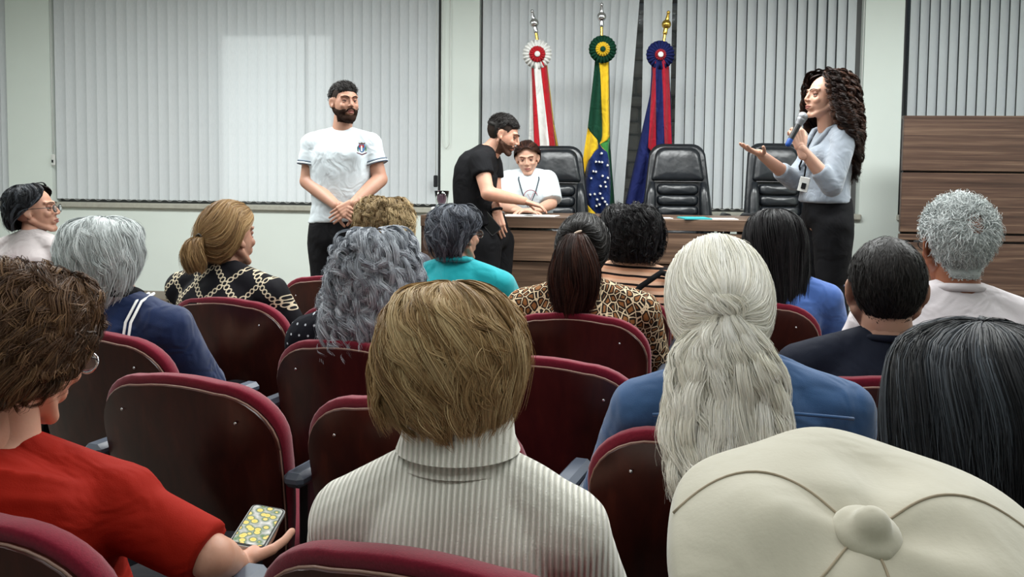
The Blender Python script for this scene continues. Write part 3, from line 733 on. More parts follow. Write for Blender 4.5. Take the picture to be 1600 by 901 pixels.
for k in range(9):
    a = k*2.4; g = G(); g.cap((.012*math.cos(a), .012*math.sin(a), .01), .009, (.028*math.cos(a), .028*math.sin(a), .085+.012*math.sin(k*1.7)), .010, n=8); obj('wrapped_item', g, mp, cup)
# ------------------------------------------------------------------ leather chairs behind the desk
LTH = N('black_leather', .30, .5); v_ = LTH.co(); LTH.base(LTH.mix(LTH.noise(v_, 8), (26, 30, 35), (16, 18, 22))); LTH.bump(LTH.math('ADD', LTH.noise(v_, 11, 2), LTH.math('MULTIPLY', LTH.noise(v_, 160, 3), .06)), .25, .02); LTH = LTH.m
def rrect(hw_t, hw_b, z0, z1, rt, rb=.03, n=7):
    pts = []
    for cx, cz, r_, a0 in ((hw_t-rt, z1-rt, rt, 0), (-(hw_t-rt), z1-rt, rt, 90), (-(hw_b-rb), z0+rb, rb, 180), (hw_b-rb, z0+rb, rb, 270)):
        for k in range(n): a = R(a0+90*k/(n-1)); pts.append((cx+r_*math.cos(a), cz+r_*math.sin(a)))
    return pts
PIL = [(1.0, .0), (1.0, .0), (.97, -.018), (.9, -.03), (.6, -.038), (.05, -.04)]
def exec_chair(loc, rz, label):
    t = empty('office_chair', loc, rz); tag(t, label, 'chair', None)
    rec = lambda x, z: .16*(z-.45)+.30*x*x*-1      # front faces -Y; sides come forward
    g = G(); ol = rrect(.205, .27, .47, 1.20, .10, .05); g.pillow(ol, [(.02, .075), (.6, .072), (.93, .055), (1.0, .03), (1.0, .0), (.93, -.012), (.5, -.018), (.02, -.018)], rec); obj('back_shell', g, LTH, t)
    g = G(); g.pillow(rrect(.165, .190, .93, 1.175, .075, .02), [(1.0, .0), (1.0, -.025), (.95, -.045), (.8, -.058), (.4, -.062), (.02, -.062)], rec); obj('headrest_cushion', g, LTH, t)
    for k in range(5):
        z0 = .52+k*.078; g = G(); wv = .150; g.pillow(rrect(wv, wv, z0, z0+.074, .03, .03), [(1.0, .0), (1.0, -.025), (.92, -.05), (.7, -.06), (.02, -.064)], rec); obj('back_roll', g, LTH, t)
    for s in (-1, 1):
        g = G(); g.tube([(s*(.215-.03*q), rec(.2, .50+.42*q)-.035, .50+.42*q) for q in np.linspace(0, 1, 6)], [.03, .042, .042, .04, .036, .02], n=12); obj('side_bolster', g, LTH, t)
        g = G(); g.tube([(s*.30, -.02, .50), (s*.31, -.03, .66), (s*.31, -.10, .69), (s*.31, -.34, .69), (s*.30, -.38, .62), (s*.28, -.36, .47)], .022, n=10); obj('armrest', g, MT['black_plastic'], t)
    g = G(); g.tube([(x, rec(x, .925)-.040, .925) for x in np.linspace(-.17, .17, 9)], .0035, n=6); obj('stitched_seam', g, MT['alu'], t)
    g = G(); g.box((0, -.25, .46), (.50, .48, .11), bev=.04); v, n_, f = remesh(g, .015, 6); to_mesh('seat', [(v, f)], LTH, t)
    g = G(); g.cap((0, -.25, .10), .03, (0, -.25, .41), .03); obj('column', g, MT['metal_dark'], t)
    for k in range(5):
        a = k*2*PI/5+.3; g = G(); g.cap((0, -.25, .10), .028, (.26*math.cos(a), -.25+.26*math.sin(a), .07), .018); g.ell((.27*math.cos(a), -.25+.27*math.sin(a), .03), (.02, .02, .03)); obj('base_arm', g, MT['metal_dark'], t)
    return t
for px_, d_, top_, hs_, lab in ((868, 6.62, 227, 1, 'black leather office chair occupied by the seated woman in white'), (1061, 6.50, 224, 1, 'empty black leather office chair in front of the navy flag'), (1222, 6.35, 223, 1, 'empty black leather office chair partly behind the curly-haired speaker')):
    p = P(px_, top_, d_); exec_chair((p.x, d_, p.z-1.20), R(WANG*.6 if px_ < 1200 else 8), lab)
# ------------------------------------------------------------------ flags
def shade(c, v=.10): return cloth('flag_cloth', c, v, .4, 300, .8, .1)
FC = {k: shade(c) for k, c in dict(white=(222, 222, 218), red=(176, 22, 34), green=(18, 62, 44), yellow=(222, 184, 40), blue=(24, 42, 96), navy=(26, 34, 84), lime=(56, 128, 62), gold=(196, 160, 72), dred=(160, 26, 44)).items()}
def flagpole(name, label, top, bot, D, ball, rosette, fold_rows, cols, ros_c, stripes, seed=0, extra=None):
    t = empty(name, P(*bot, D)); o0 = t.location.copy(); tag(t, label, 'flag')
    a = P(*top, D); b = P(*bot, D); dr = (a-b).normalized(); base = b+dr*((STG-b.z)/dr.z); t.location = base; o0 = base
    L_ = lambda p: p-o0
    g = G(); g.cap(L_(base), .014, L_(a)-dr*.05, .012); obj('pole', g, MT['gold'], t)
    g = G(); q = L_(a); g.ell(q-dr*.02, (.036, .036, .036)); g.cap(q-dr*.085, .018, q-dr*.05, .016); g.cap(q+dr*.015, .016, q+dr*.06, .010); g.ell(q+dr*.07, (.014, .014, .014)); obj('finial', g, ball, t)
    g = G(); g.cap((0, 0, .0), .15, (0, 0, .03), .12, n=24); g.cap((0, 0, .03), .05, (0, 0, .12), .03); obj('pole_base', g, MT['walnut_dark'], t)
    # cloth hanging in folds: one strip of cloth per colour band
    keys = sorted(fold_rows); yy = np.linspace(keys[0][0], keys[-1][0], 44); nb = len(cols)
    E = np.array([np.interp(yy, [k[0] for k in keys], [k[1][j] for k in keys]) for j in range(nb+1)])
    ms = []; g = G(); rg_ = random.Random(seed); f1, f2 = rg_.uniform(0, 6), rg_.uniform(0, 6)
    for j, cn in enumerate(cols):
        nx = 7; rows = []
        for i, y_ in enumerate(yy):
            x0, x1 = E[j][i], E[j+1][i]; tt = (i/43)
            row = []
            for k in range(nx):
                x = x0+(x1-x0)*k/(nx-1); W0, W1 = E[0][i], E[-1][i]; s = (x-W0)/max(W1-W0, 1e-3)
                dep = (.012+.035*tt)*math.sin(s*13+f1+tt*1.5)+.015*math.sin(s*27+f2)*tt-.04*math.sin(PI*s)-.03*(1 if j in stripes else 0)*(1-max(0, tt-.5)*0)
                row.append(tuple(L_(P(x, y_, D+dep-.03))))
            rows.append(row)
        if cn not in ms: ms.append(cn)
        g.cur = ms.index(cn); g.rings(rows, caps=False, closed=False)
    o = obj('flag_cloth', g, [FC[c] for c in ms], t); sd = o.modifiers.new('s', 'SOLIDIFY'); sd.thickness = .003; sd.offset = 0
    # pleated rosette
    rc = L_(P(*rosette[:2], D-.10)); rad = rosette[2]*D/F
    def disc(r0, r1, dy, pleats, amp):
        g = G(); nn = pleats*6; rows = []
        for r_, b_ in ((r0, 0), ((r0+r1)/2, 1), (r1, 1.3)):
            rows.append([(rc.x+(r_*(1+.03*math.cos(q*pleats)*(b_ > 1)))*math.cos(q), rc.y+dy-amp*b_*math.cos(q*pleats), rc.z+r_*math.sin(q)) for q in np.linspace(0, 2*PI, nn, False)])
        rows.append([(rc.x+r1*.96*math.cos(q), rc.y+dy+.012, rc.z+r1*.96*math.sin(q)) for q in np.linspace(0, 2*PI, nn, False)])
        rows.append([(rc.x+max(r0, .003)*math.cos(q), rc.y+dy+.012, rc.z+max(r0, .003)*math.sin(q)) for q in np.linspace(0, 2*PI, nn, False)])
        g.rings(rows+[rows[0]], caps=False); return g
    obj('rosette_outer', disc(.004, rad, 0, 22, .006), FC[ros_c[0]], t)
    obj('rosette_inner', disc(.003, rad*ros_c[3], -.012, 16, .005), FC[ros_c[1]], t)
    g = G(); g.ell((rc.x, rc.y-.02, rc.z), (rad*.2, .010, rad*.2)); obj('rosette_button', g, FC[ros_c[2]], t)
    if extra: extra(t, L_, D)
    return t
zx = lambda X: 740+X/2.574
zy = lambda Y: Y/2.574
def Rw(Y, *xs): return (zy(Y), [zx(x) for x in xs])
flagpole('flag_stand', 'red and white striped flag with white rosette nearest the left', (834, 32), (872, 240), 6.95, MT['silver'], (zx(256), zy(218), 22), [
    Rw(235, 232, 236, 246, 268, 290, 294), Rw(275, 230, 234, 243, 270, 295, 297), Rw(575, 222, 243, 266, 304, 328, 333), Rw(900, 205, 250, 285, 310, 350, 362)],
    ['white', 'red', 'white', 'red', 'gold'], ('white', 'red', 'white', .56), (1, 2, 3), 1)
def stars(t, L_, D):
    g = G()
    for X, Y in ((516, 616), (493, 650), (506, 651), (518, 652), (482, 688), (493, 690), (540, 664), (474, 716), (520, 707), (541, 715), (530, 732), (512, 748), (533, 750), (470, 782), (488, 780), (510, 778), (520, 797), (498, 802), (530, 811), (508, 822), (495, 828), (537, 822), (541, 834), (545, 846)):
        p = L_(P(zx(X), zy(Y), D-.13)); ring = []
        for k in range(10): r_ = .0095 if k % 2 == 0 else .0045; a = PI/2+k*PI/5; ring.append((p.x+r_*math.cos(a), p.y, p.z+r_*math.sin(a)))
        g.rings([ring, [(a, b+.12, c) for a, b, c in ring]])
    o = obj('star_print', g, MT['paper'], t, False); o['kind'] = 'stuff'
flagpole('flag_stand', 'green and yellow flag with starry blue disc in the middle', (940, 22), (940, 240), 6.90, MT['silver'], (zx(519), zy(198), 21), [
    # green | yellow | green | blue | yellow ribbon | lime | green
    Rw(235, 489, 489, 503, 503, 543, 543, 545), Rw(300, 483, 483, 510, 510, 544, 544, 546), Rw(518, 459, 459, 517, 517, 547, 547, 549), Rw(522, 458, 462, 517, 517, 547, 547, 549),
    Rw(560, 452, 497, 517, 517, 548, 548, 549), Rw(574, 450, 500, 502, 502, 503, 546, 549), Rw(598, 446, 502, 503, 520, 522, 544, 549), Rw(604, 445, 490, 490, 536, 536, 540, 551),
    Rw(650, 440, 460, 460, 546, 546, 546, 554), Rw(720, 436, 441, 441, 551, 551, 551, 559), Rw(780, 433, 440, 440, 550, 550, 550, 564), Rw(820, 432, 456, 456, 548, 548, 548, 567), Rw(852, 431, 484, 484, 544, 544, 544, 569), Rw(868, 431, 505, 505, 528, 528, 528, 570), Rw(940, 428, 512, 512, 513, 513, 513, 574)],
    ['yellow', 'green', 'blue', 'yellow', 'lime', 'green'], ('green', 'yellow', 'green', .52), (), 2, stars)
# keep the two ribbon rows reading green first: handled by the key rows above
flagpole('flag_stand', 'dark navy flag with red and navy ribbons nearest the speaker', (1042, 34), (1008, 240), 6.85, MT['gold'], (zx(751), zy(220), 21.5), [
    Rw(240, 716, 718, 733, 757, 784, 785), Rw(300, 715, 720, 732, 758, 786, 788), Rw(380, 710, 714, 733, 762, 790, 792), Rw(585, 664, 703, 734, 768, 797, 799), Rw(597, 661, 702, 735, 768, 797, 799), Rw(601, 660, 716, 717, 718, 719, 790), Rw(700, 638, 706, 708, 709, 710, 770), Rw(810, 612, 690, 691, 692, 693, 745), Rw(900, 600, 680, 681, 682, 683, 740)],
    ['navy', 'dred', 'navy', 'dred', 'navy'], ('navy', 'dred', 'white', .40), (1, 2, 3), 3)
# ------------------------------------------------------------------ auditorium seats
SHELL = N('seat_shell_laminate', .28, .45); v_ = SHELL.co((3, 3, .8)); SHELL.base(SHELL.ramp(SHELL.noise(v_, 6, 5, .6, .4), [(.3, (38, 15, 12)), (.6, (62, 26, 20)), (.8, (82, 38, 28))])); SHELL = SHELL.m
MAROON = N('maroon_upholstery', .9, .1, Sheen_Weight=.3); v_ = MAROON.co(); MAROON.base(MAROON.mix(MAROON.noise(v_, 220, 3), (134, 28, 50), (98, 16, 34))); MAROON.bump(MAROON.noise(v_, 420, 2), .25, .002); MAROON = MAROON.m
RIM = plain('shell_edge', (150, 118, 104), .35, .5)
GREYP = plain('grey_armrest', (84, 92, 106), .35, .5)
def seat_outline(hw, top, rt, bot=.42, k=9):
    pts = []
    for i in range(k): a = R(90*i/(k-1)); pts.append((hw-rt+rt*math.cos(a), top-rt*.86+rt*.86*math.sin(a)))
    for i in range(1, 5): x = (hw-rt)*(1-i/2.5); pts.append((x, top+.010*(1-(x/(hw-rt))**2)))
    for i in range(k): a = R(90+90*i/(k-1)); pts.append((-(hw-rt)+rt*math.cos(a), top-rt*.86+rt*.86*math.sin(a)))
    for i in range(1, 6): pts.append((-hw+.035*(i/5)**2, top-rt*.86-(top-rt*.86-bot)*i/5))
    for i in range(5, 0, -1): pts.append((hw-.035*(i/5)**2, top-rt*.86-(top-rt*.86-bot)*i/5))
    return pts
def make_seat():
    t = empty('auditorium_seat', (0, 0, 0))
    yc = lambda x, z: .20*(.88-z)+.42*x*x
    g = G(); g.pillow(seat_outline(.258, .866, .150), [(.02, .045), (.5, .045), (.9, .038), (.96, .030), (.99, .016), (1.0, .002), (.993, -.009), (.975, -.014), (.9, -.014), (.02, -.014)], yc); obj('backrest', g, MAROON, t)
    ol = [(x*.965, z) for x, z in seat_outline(.257, .843, .145, .36)]
    g = G(); g.pillow(ol, [(.02, -.010), (.9, -.010), (1.0, -.012), (1.0, -.024), (.992, -.029), (.9, -.031), (.5, -.034), (.02, -.034)], yc); obj('back_shell', g, SHELL, t, auto=50)
    q = [(x, -.0225+yc(x, z), z) for x, z in ol]; g = G(); g.tube(q[:22]+[], .0026, n=6); g.tube(q[:3][::-1]+[q[-1]]+q[-2:-7:-1], .0022, n=6); g.tube(q[21:28], .0022, n=6); obj('shell_rim', g, RIM, t)
    for x, z in ((-.16, .78), (.16, .78)): g = G(); g.ell((x, yc(x, z)-.036, z), (.004, .003, .004)); obj('screw', g, MT['silver'], t)
    g = G(); g.box((0, .30, .43), (.47, .44, .09), Matrix.Rotation(R(4), 3, 'X'), .035); v, n_, f = remesh(g, .016, 5); to_mesh('seat', [(v, f)], MAROON, t)
    g = G(); g.box((0, .30, .376), (.46, .43, .02), Matrix.Rotation(R(4), 3, 'X'), .006); obj('seat_shell', g, SHELL, t, False)
    for s in (-1, 1):
        g = G(); g.box((s*.287, .20, .655), (.052, .36, .034), bev=.012); obj('armrest', g, GREYP, t, False)
        g = G(); g.box((s*.285, .15, .35), (.022, .16, .58), bev=.004); g.box((s*.285, .15, .02), (.05, .34, .035), bev=.008); obj('side_frame', g, MT['metal_dark'], t, False)
    return t
proto = make_seat(); SEATS = {}; first = True
for key, x, d, yaw, lab in (
    ('5a', -.80, 1.21, -14, 'maroon auditorium seat in the bottom left corner behind the woman in red'),
    ('5b', -.118, 1.075, -20, 'maroon seat at the bottom edge behind the ribbed cream sweater'),
    ('4a', -.762, 2.03, -20, 'large empty dark seat back right of the woman in red'),
    ('4b', -.224, 1.84, -20, 'empty seat back directly beyond the blond head in cream sweater'),
    ('4c', .385, 1.63, -18, 'seat back under the long white ponytail and denim shirt'),
    ('3z', -1.22, 2.58, -20, 'seat behind the navy jacket with white stripes'),
    ('3a', -.46, 2.475, -20, 'seat back in front of the polka-dot blouse and grey curls'),
    ('3b', .085, 2.27, -20, 'empty seat back just right of the blond head'),
    ('2a', -1.07, 3.29, -17, 'seat back behind the woman in chain-print blouse'),
    ('2b', -.55, 3.14, -17, 'seat half hidden by grey curls, beside the chain-print blouse'),
    ('2c', .211, 3.01, -17, 'seat back behind the woman in leopard print'),
    ('1a', -.82, 4.00, -14, 'empty seat below the bearded man in the white shirt'),
    ('1b', -.27, 3.70, -14, 'seat behind the woman in the teal shirt'),
    ('1c', .38, 3.57, -14, 'seat behind the peach and black striped top'),
    ('1d', .91, 3.36, -14, 'seat behind the long black hair and blue top'),
    ('0a', -2.58, 4.45, -10, 'seat at the left edge behind the woman with glasses'),
    ('0b', -.72, 4.52, -12, 'seat hidden beyond the curly blond hair'),
    ('r1', .92, 2.08, -16, 'seat under the man in the dark navy sweater'),
    ('r2', 1.30, 2.42, -10, 'seat under the white-haired man in the white shirt'),
    ('r3', .62, .93, -14, 'seat of the dark grey haired person at the right edge'),
    ('r4', .20, .42, -10, 'nearest seat, under the person in the cream beret')):
    s = proto if first else copy_tree(proto); first = False
    s.location = (x, d, 0); s.rotation_euler = (0, 0, R(yaw)); tag(s, lab, 'seat', 'rows of maroon auditorium seats'); SEATS[key] = (x, d, R(yaw))
# ------------------------------------------------------------------ people
S1 = skinmat('skin_light', (190, 154, 134)); S2 = skinmat('skin_warm', (176, 138, 118)); S3 = skinmat('skin_pale', (208, 164, 142)); S4 = skinmat('skin_deep', (150, 98, 72))
BLK = cloth('black_cloth', (20, 20, 23), .2); DKT = cloth('dark_trousers', (24, 24, 30), .2); GRT = cloth('grey_trousers', (66, 66, 74), .2); BLT = cloth('blue_trousers', (44, 54, 78), .2)
H_ = dict(
    brown=hairmat('hair_brown_curls', (44, 29, 19), (84, 58, 40), (136, 104, 74)), blond=hairmat('hair_dyed_blond', (112, 84, 54), (170, 138, 96), (214, 190, 146)),
    white=hairmat('hair_white', (228, 223, 206), (245, 242, 232), (255, 254, 250)), grey=hairmat('hair_grey', (106, 110, 118), (158, 163, 171), (208, 212, 219)),
    silver=hairmat('hair_silver', (134, 140, 138), (192, 198, 198), (236, 240, 240)), dgrey=hairmat('hair_dark_grey', (18, 18, 20), (34, 35, 39), (78, 84, 92)),
    salt=hairmat('hair_salt_pepper', (32, 34, 40), (66, 70, 80), (138, 144, 154)), black=hairmat('hair_black', (12, 11, 13), (20, 18, 20), (38, 34, 36)),
    dbrown=hairmat('hair_dark_brown', (22, 14, 12), (42, 25, 20), (86, 52, 40)), short=hairmat('hair_short_dark', (15, 13, 12), (26, 22, 21), (46, 42, 40)),
    honey=hairmat('hair_honey', (92, 68, 42), (142, 110, 72), (184, 154, 108)), curlyblond=hairmat('hair_curly_blond', (94, 76, 52), (140, 118, 84), (190, 168, 128)),
    speaker=hairmat('hair_long_curls', (16, 10, 9), (36, 22, 18), (92, 60, 44)))
def seated(key, H, label, male, skin, topm, hair, dx=0.0, dy=0.21, rot=0.0, trm=None, **kw):
    pk = {k: kw.pop(k) for k in list(kw) if k in ('w', 'girth', 'lean', 'hx', 'hy', 'hyaw', 'hpitch', 'hroll', 'hs', 'top', 'arms_', 'tw', 'sd')}
    x, d, rz = SEATS[key]; J, Mh = seatedJ(H, **pk); hands = kw.pop('hands', lap_hands())
    loc = Vector((x, d, 0))+Matrix.Rotation(rz, 3, 'Z') @ Vector((dx, dy, 0))
    r = person(loc, rz+R(rot), J, Mh, male, skin, hands, topm, trm or DKT, label, **kw)
    return r, J, Mh
# --- 12 woman in red, phone in hand
RED = cloth('red_jersey', (158, 28, 12), .14, .3, 500, .85, 0.0)
loc12 = P(75, 640, 1.42); ph = P(400, 828, 1.50)
J, Mh = seatedJ(1.18, w=.20, girth=1.12, hx=.0, hy=.06, hyaw=-8, hpitch=-20, hs=.98, top=.024)
rz12 = R(-12); x12 = (-.800, 1.43)
inv = lambda p, loc, rz: Matrix.Rotation(-rz, 3, 'Z') @ (Vector(p)-Vector((loc[0], loc[1], 0)))
elb = inv(P(328, 868, 1.36), x12, rz12); wri = inv(P(370, 880, 1.57), x12, rz12)
J.update(elR=elb, wrR=wri, shR=(.185, .0, .808), shL=(-.19, -.02, .825), neck=(0, -.02, .895)); fd = inv(P(405, 838, 1.68), x12, rz12)-wri
r12 = person((x12[0], x12[1], 0), rz12, J, Mh, False, S3, [('relaxed', wri, fd, (.1, -.25, .95), True, .92), ('relaxed', (-.09, .28, .65), (.45, .9, -.15), (0, .1, -1), False)], RED, DKT,
    'person in a red top with brown curls looking down at a phone', sleeve=.97, fold=.006, voxel=.008, seed=3, neck_r=.08, infl=.020, slk=.010, arm=.92, topname='blouse')
hh = Hair([(.135, 0, -.02, .01, .01, 0), (.130, 0, -.02, .05, .06, 20), (.105, 0, -.02, .094, .105, 50), (.055, 0, -.02, .112, .120, 66), (.0, 0, -.025, .115, .120, 78), (-.05, 0, -.03, .108, .108, 92), (-.085, 0, -.04, .085, .085, 105)])
hh.shell('hair', r12, H_['brown'], off=-.012, bump=.006, M=Mh)
hh.obj('hair_curls', r12, H_['brown'], hh.strands(9000, 14, 420, .022, (0, .85), (.25, 1.1), .15, (.06, 1.5), (.0085, 2.2), (-.006, .010), .0012, 5, .08), Mh)
hh.obj('hair_curls', r12, H_['brown'], hh.strands(5200, 14, 300, .02, (0.1, .8), (.3, .98), -.2, (.09, 1.2), (.011, 1.6), (.0, .012), .0012, 6, .08), Mh)
glasses(r12, Mh, MT['silver'])
collar(r12, J, RED, .092, tilt=.25, dz=-.028, dy=-.005, name='neckline', tr=.006)
# phone with flower picture, in a clear case
pt = empty('phone', P(402, 838, 1.67)); tag(pt, 'smartphone with yellow flowers on its screen held by the person in red', 'phone')
v0 = P(372, 832, 1.49); 
pm = Matrix.Translation(pt.location)
yd = (P(392, 801, 1.72)-P(362, 848, 1.62)).normalized(); xd = (P(438, 815, 1.705)-P(392, 800, 1.72)); xd = (xd-yd*xd.dot(yd)).normalized(); zd = xd.cross(yd)
if zd.z < 0: zd = -zd
pt.location = pt.location+zd*.022; pr = Matrix((xd, yd, zd)).transposed().to_4x4()
def prect(w_, h_, z0, z1, r_, g=None):
    g = g or G(); ol = rrect(w_/2, w_/2, -h_/2, h_/2, r_, r_, 5); g.rings([[(a, b, z) for a, b in ol] for z in (z0, z1)]); return g
o = obj('phone_body', prect(.063, .130, -.004, .003, .010), MT['black_plastic'], pt, False, pr)
o = obj('clear_case', prect(.067, .135, -.006, .0015, .012), plain('clear_case', (190, 192, 190), .15, .6), pt, False, pr)
n = N('screen_flowers', .15, .5); v = n.co((60, 60, 60)); vo = n.add('ShaderNodeTexVoronoi', {'Vector': v, 'Scale': 1.1})
ms_ = n.ramp(vo.outputs['Distance'], [(.0, (238, 176, 60)), (.34, (226, 190, 120)), (.42, (90, 118, 84)), (.62, (150, 152, 146)), (.9, (196, 196, 192))]); n.base(ms_); n.l.new(ms_, n.b.inputs['Emission Color']); n.b.inputs['Emission Strength'].default_value = .35
obj('screen', prect(.058, .123, .003, .0036, .008), n.m, pt, False, pr)
# --- 13 blond woman, ribbed cream turtleneck
n = N('ribbed_knit', .95, .05, Sheen_Weight=.4); v = n.co(); sp = n.add('ShaderNodeSeparateXYZ', {0: v}); wv = n.noise(v, 3, 2)
ph_ = n.math('ADD', n.math('MULTIPLY', sp.outputs[0], 760.0), n.math('MULTIPLY', wv, 16.0)); sn = n.math('SINE', ph_); rb = n.math('POWER', n.math('ABSOLUTE', n.math('MULTIPLY_ADD', sn, .5, .5)), .6)
n.base(n.mix(rb, (204, 202, 188), (238, 236, 226))); n.bump(n.math('ADD', rb, n.math('MULTIPLY', n.noise(v, 400, 2), .25)), .9, .004); KNIT = n.m
r13, J, Mh = seated('5b', 1.185, 'person in a ribbed cream turtleneck with short blond hair, seen from behind', False, S3, KNIT, 'blond', dx=-.040, dy=.255, rot=14, w=.150, girth=1.0, sd=.022, hx=-.014, hyaw=8, hpitch=-4, top=.022, hs=.86, sleeve=1.6, infl=.020, slk=.020, fold=.004, voxel=.0065, seed=8, topname='sweater')
hh = Hair([(.138, .0, -.02, .008, .008, 0), (.133, .0, -.02, .045, .05, 20), (.108, .0, -.022, .090, .10, 50), (.060, 0, -.022, .117, .122, 66), (.010, 0, -.022, .122, .120, 78), (-.04, 0, -.024, .108, .106, 88), (-.08, 0, -.03, .092, .086, 98), (-.105, 0, -.036, .070, .068, 105)])
hh.shell('hair', r13, H_['blond'], off=-.010, bump=.004, M=Mh)
hh.obj('hair_strands', r13, H_['blond'], hh.strands(15000, 18, 230, .030, (0, .45), (.5, 1.05), .32, (.07, .9), (.006, 1.1), (-.008, .006), .00115, 11, .05), Mh)
hh.obj('hair_strands', r13, H_['blond'], hh.strands(6000, 12, 160, .03, (.3, .75), (.75, 1.06), .25, (.06, .8), (.004, 1.0), (-.004, .009), .00115, 12, .12), Mh)
hh.obj('hair_flick', r13, H_['blond'], hh.strands(600, 12, 22, .02, (.45, .65), (.80, .92), -.15, (.05, .6), (.003, 1.0), (.006, .024), .0012, 13, .5, arange=(-1, -.62)), Mh)
g = G(); nk = Vector(J['neck']); rows = []
for i, (z, r_, q_) in enumerate(((-.035, .085, .082), (-.01, .074, .072), (.02, .068, .066), (.05, .066, .064), (.066, .068, .066), (.072, .074, .072), (.064, .080, .078), (.035, .079, .077), (.006, .082, .08), (-.015, .090, .088))):
    rows.append([(nk.x+r_*math.cos(q)*1.0, nk.y+.008+q_*math.sin(q), nk.z+.012+z) for q in np.linspace(0, 2*PI, 48, False)])
g.rings(rows, caps=False); obj('turtleneck_collar', g, KNIT, r13)
# --- 14 white hair, half tied, denim shirt
DEN = cloth('denim', (62, 98, 146), .3, .5, 700)
r14, J, Mh = seated('4c', 1.215, 'person in a blue denim shirt with long white half-tied hair', False, S1, DEN, 'white', dx=.015, hx=-.050, dy=.22, rot=16, w=.196, girth=.98, hyaw=-2, hpitch=-3, top=.016, sleeve=1.6, infl=.018, slk=.018, fold=.006, seed=12, topname='denim_shirt', voxel=.0075)
BP = Matrix(((1, 0, 0, 0), (0, 0, 1, 0), (0, -1, 0, 0), (0, 0, 0, 1)))
def ponycap(tie=(0, -.118, .0), vol=0.0, low=0.0):
    """hair combed from the face towards a tie on the back of the head"""
    tx, ty, tz = tie; v = vol
    return Hair([(.078, 0, -.055, .046+v*.6, .040+v*.6, 118), (.055, 0, -.035, .070+v, .076+v, 112), (.020, 0, -.025, .083+v, .096+v, 97), (-.02, 0, -.018, .088+v, .104+v, 88),
                 (-.060, 0, -.010+low, .084+v, .098+v, 42), (-.092, tx*.3, -.004+low-tz*.3, .064+v, .078+v, 10), (-.110-v, tx*.7, -tz*.8, .036+v, .042+v, 0), (ty-v*.6, tx, -tz, .014, .014, 0)], BP)
hh = ponycap((0, -.122, -.012), .014, .012)
hh.shell('hair', r14, H_['white'], off=-.006, bump=.002, M=Mh)
hh.obj('hair_strands', r14, H_['white'], hh.strands(13000, 14, 300, .03, (0, .25), (.85, 1.0), .0, (.02, .8), (.0015, 1.0), (-.003, .004), .00115, 21, .03), Mh)
h2 = Hair([(-.002, 0, -.122, .022, .016, 0), (-.035, 0, -.124, .055, .030, 0), (-.09, 0, -.118, .088, .048, 0), (-.16, 0, -.128, .104, .050, 0), (-.24, 0, -.150, .108, .046, 0), (-.30, 0, -.175, .098, .040, 0), (-.345, -.01, -.185, .074, .032, 0)])
h2.shell('hair_length', r14, H_['white'], off=-.012, bump=.006, M=Mh)
h2.obj('hair_strands', r14, H_['white'], h2.strands(12000, 20, 150, .024, (0, .3), (.62, 1.15), .03, (.05, 1.5), (.010, 2.2), (-.006, .008), .0012, 22, .08), Mh)
g = G(); g.tube([(.024*math.cos(q), -.128+.004*math.sin(2*q), -.008+.020*math.sin(q)) for q in np.linspace(0, 2*PI, 20, False)], .0045, n=6, closed=True); obj('hair_tie', g, H_['white'], r14, M=Mh)
h3 = Hair([(.035, 0, -.108, .012, .01, 0), (.028, 0, -.122, .030, .012, 0), (.008, 0, -.128, .036, .012, 0), (-.012, 0, -.124, .024, .012, 0)])
h3.obj('hair_wrap', r14, H_['white'], h3.strands(1500, 10, 30, .05, (0, .3), (.8, 1.0), .5, (.02, 1), (.002, 1), (-.004, .003), .0012, 23, .05), Mh)
g = G(); g.tube([(.086, -.012+.009*math.cos(q), -.046+.011*math.sin(q)) for q in np.linspace(0, 2*PI, 18, False)], .0018, n=6, closed=True); obj('earring', g, MT['silver'], r14, M=Mh)
g = G(); g.tube([(-.19+.38*t, -.155-.01*math.sin(PI*t), J['neck'][2]-.085+.012*math.sin(PI*t)) for t in np.linspace(0, 1, 12)], .0035, n=6); obj('yoke_seam', g, DEN, r14)
# --- 15 dark grey hair at the right edge
r15, J, Mh = seated('r3', 1.165, 'person with straight dark grey hair cut by the right edge of the photo', False, S1, BLK, 'dgrey', dx=-.080, dy=.20, w=.19, hyaw=14, hs=1.02, top=.014, sleeve=1.5, seed=15, topname='sweater')
hh = Hair([(.130, .01, -.0, .008, .008, 0), (.124, .01, -.005, .045, .055, 25), (.098, 0, -.012, .084, .098, 55), (.050, 0, -.018, .102, .118, 70), (-.01, 0, -.022, .110, .118, 80), (-.08, 0, -.03, .114, .104, 88), (-.16, 0, -.04, .118, .088, 95), (-.24, 0, -.045, .120, .080, 100)])
hh.shell('hair', r15, H_['dgrey'], off=-.007, bump=.003, M=Mh)
hh.obj('hair_strands', r15, H_['dgrey'], hh.strands(12000, 14, 260, .03, (0, .2), (.75, 1.03), .03, (.025, .7), (.003, .8), (-.004, .005), .0011, 31, .06), Mh)
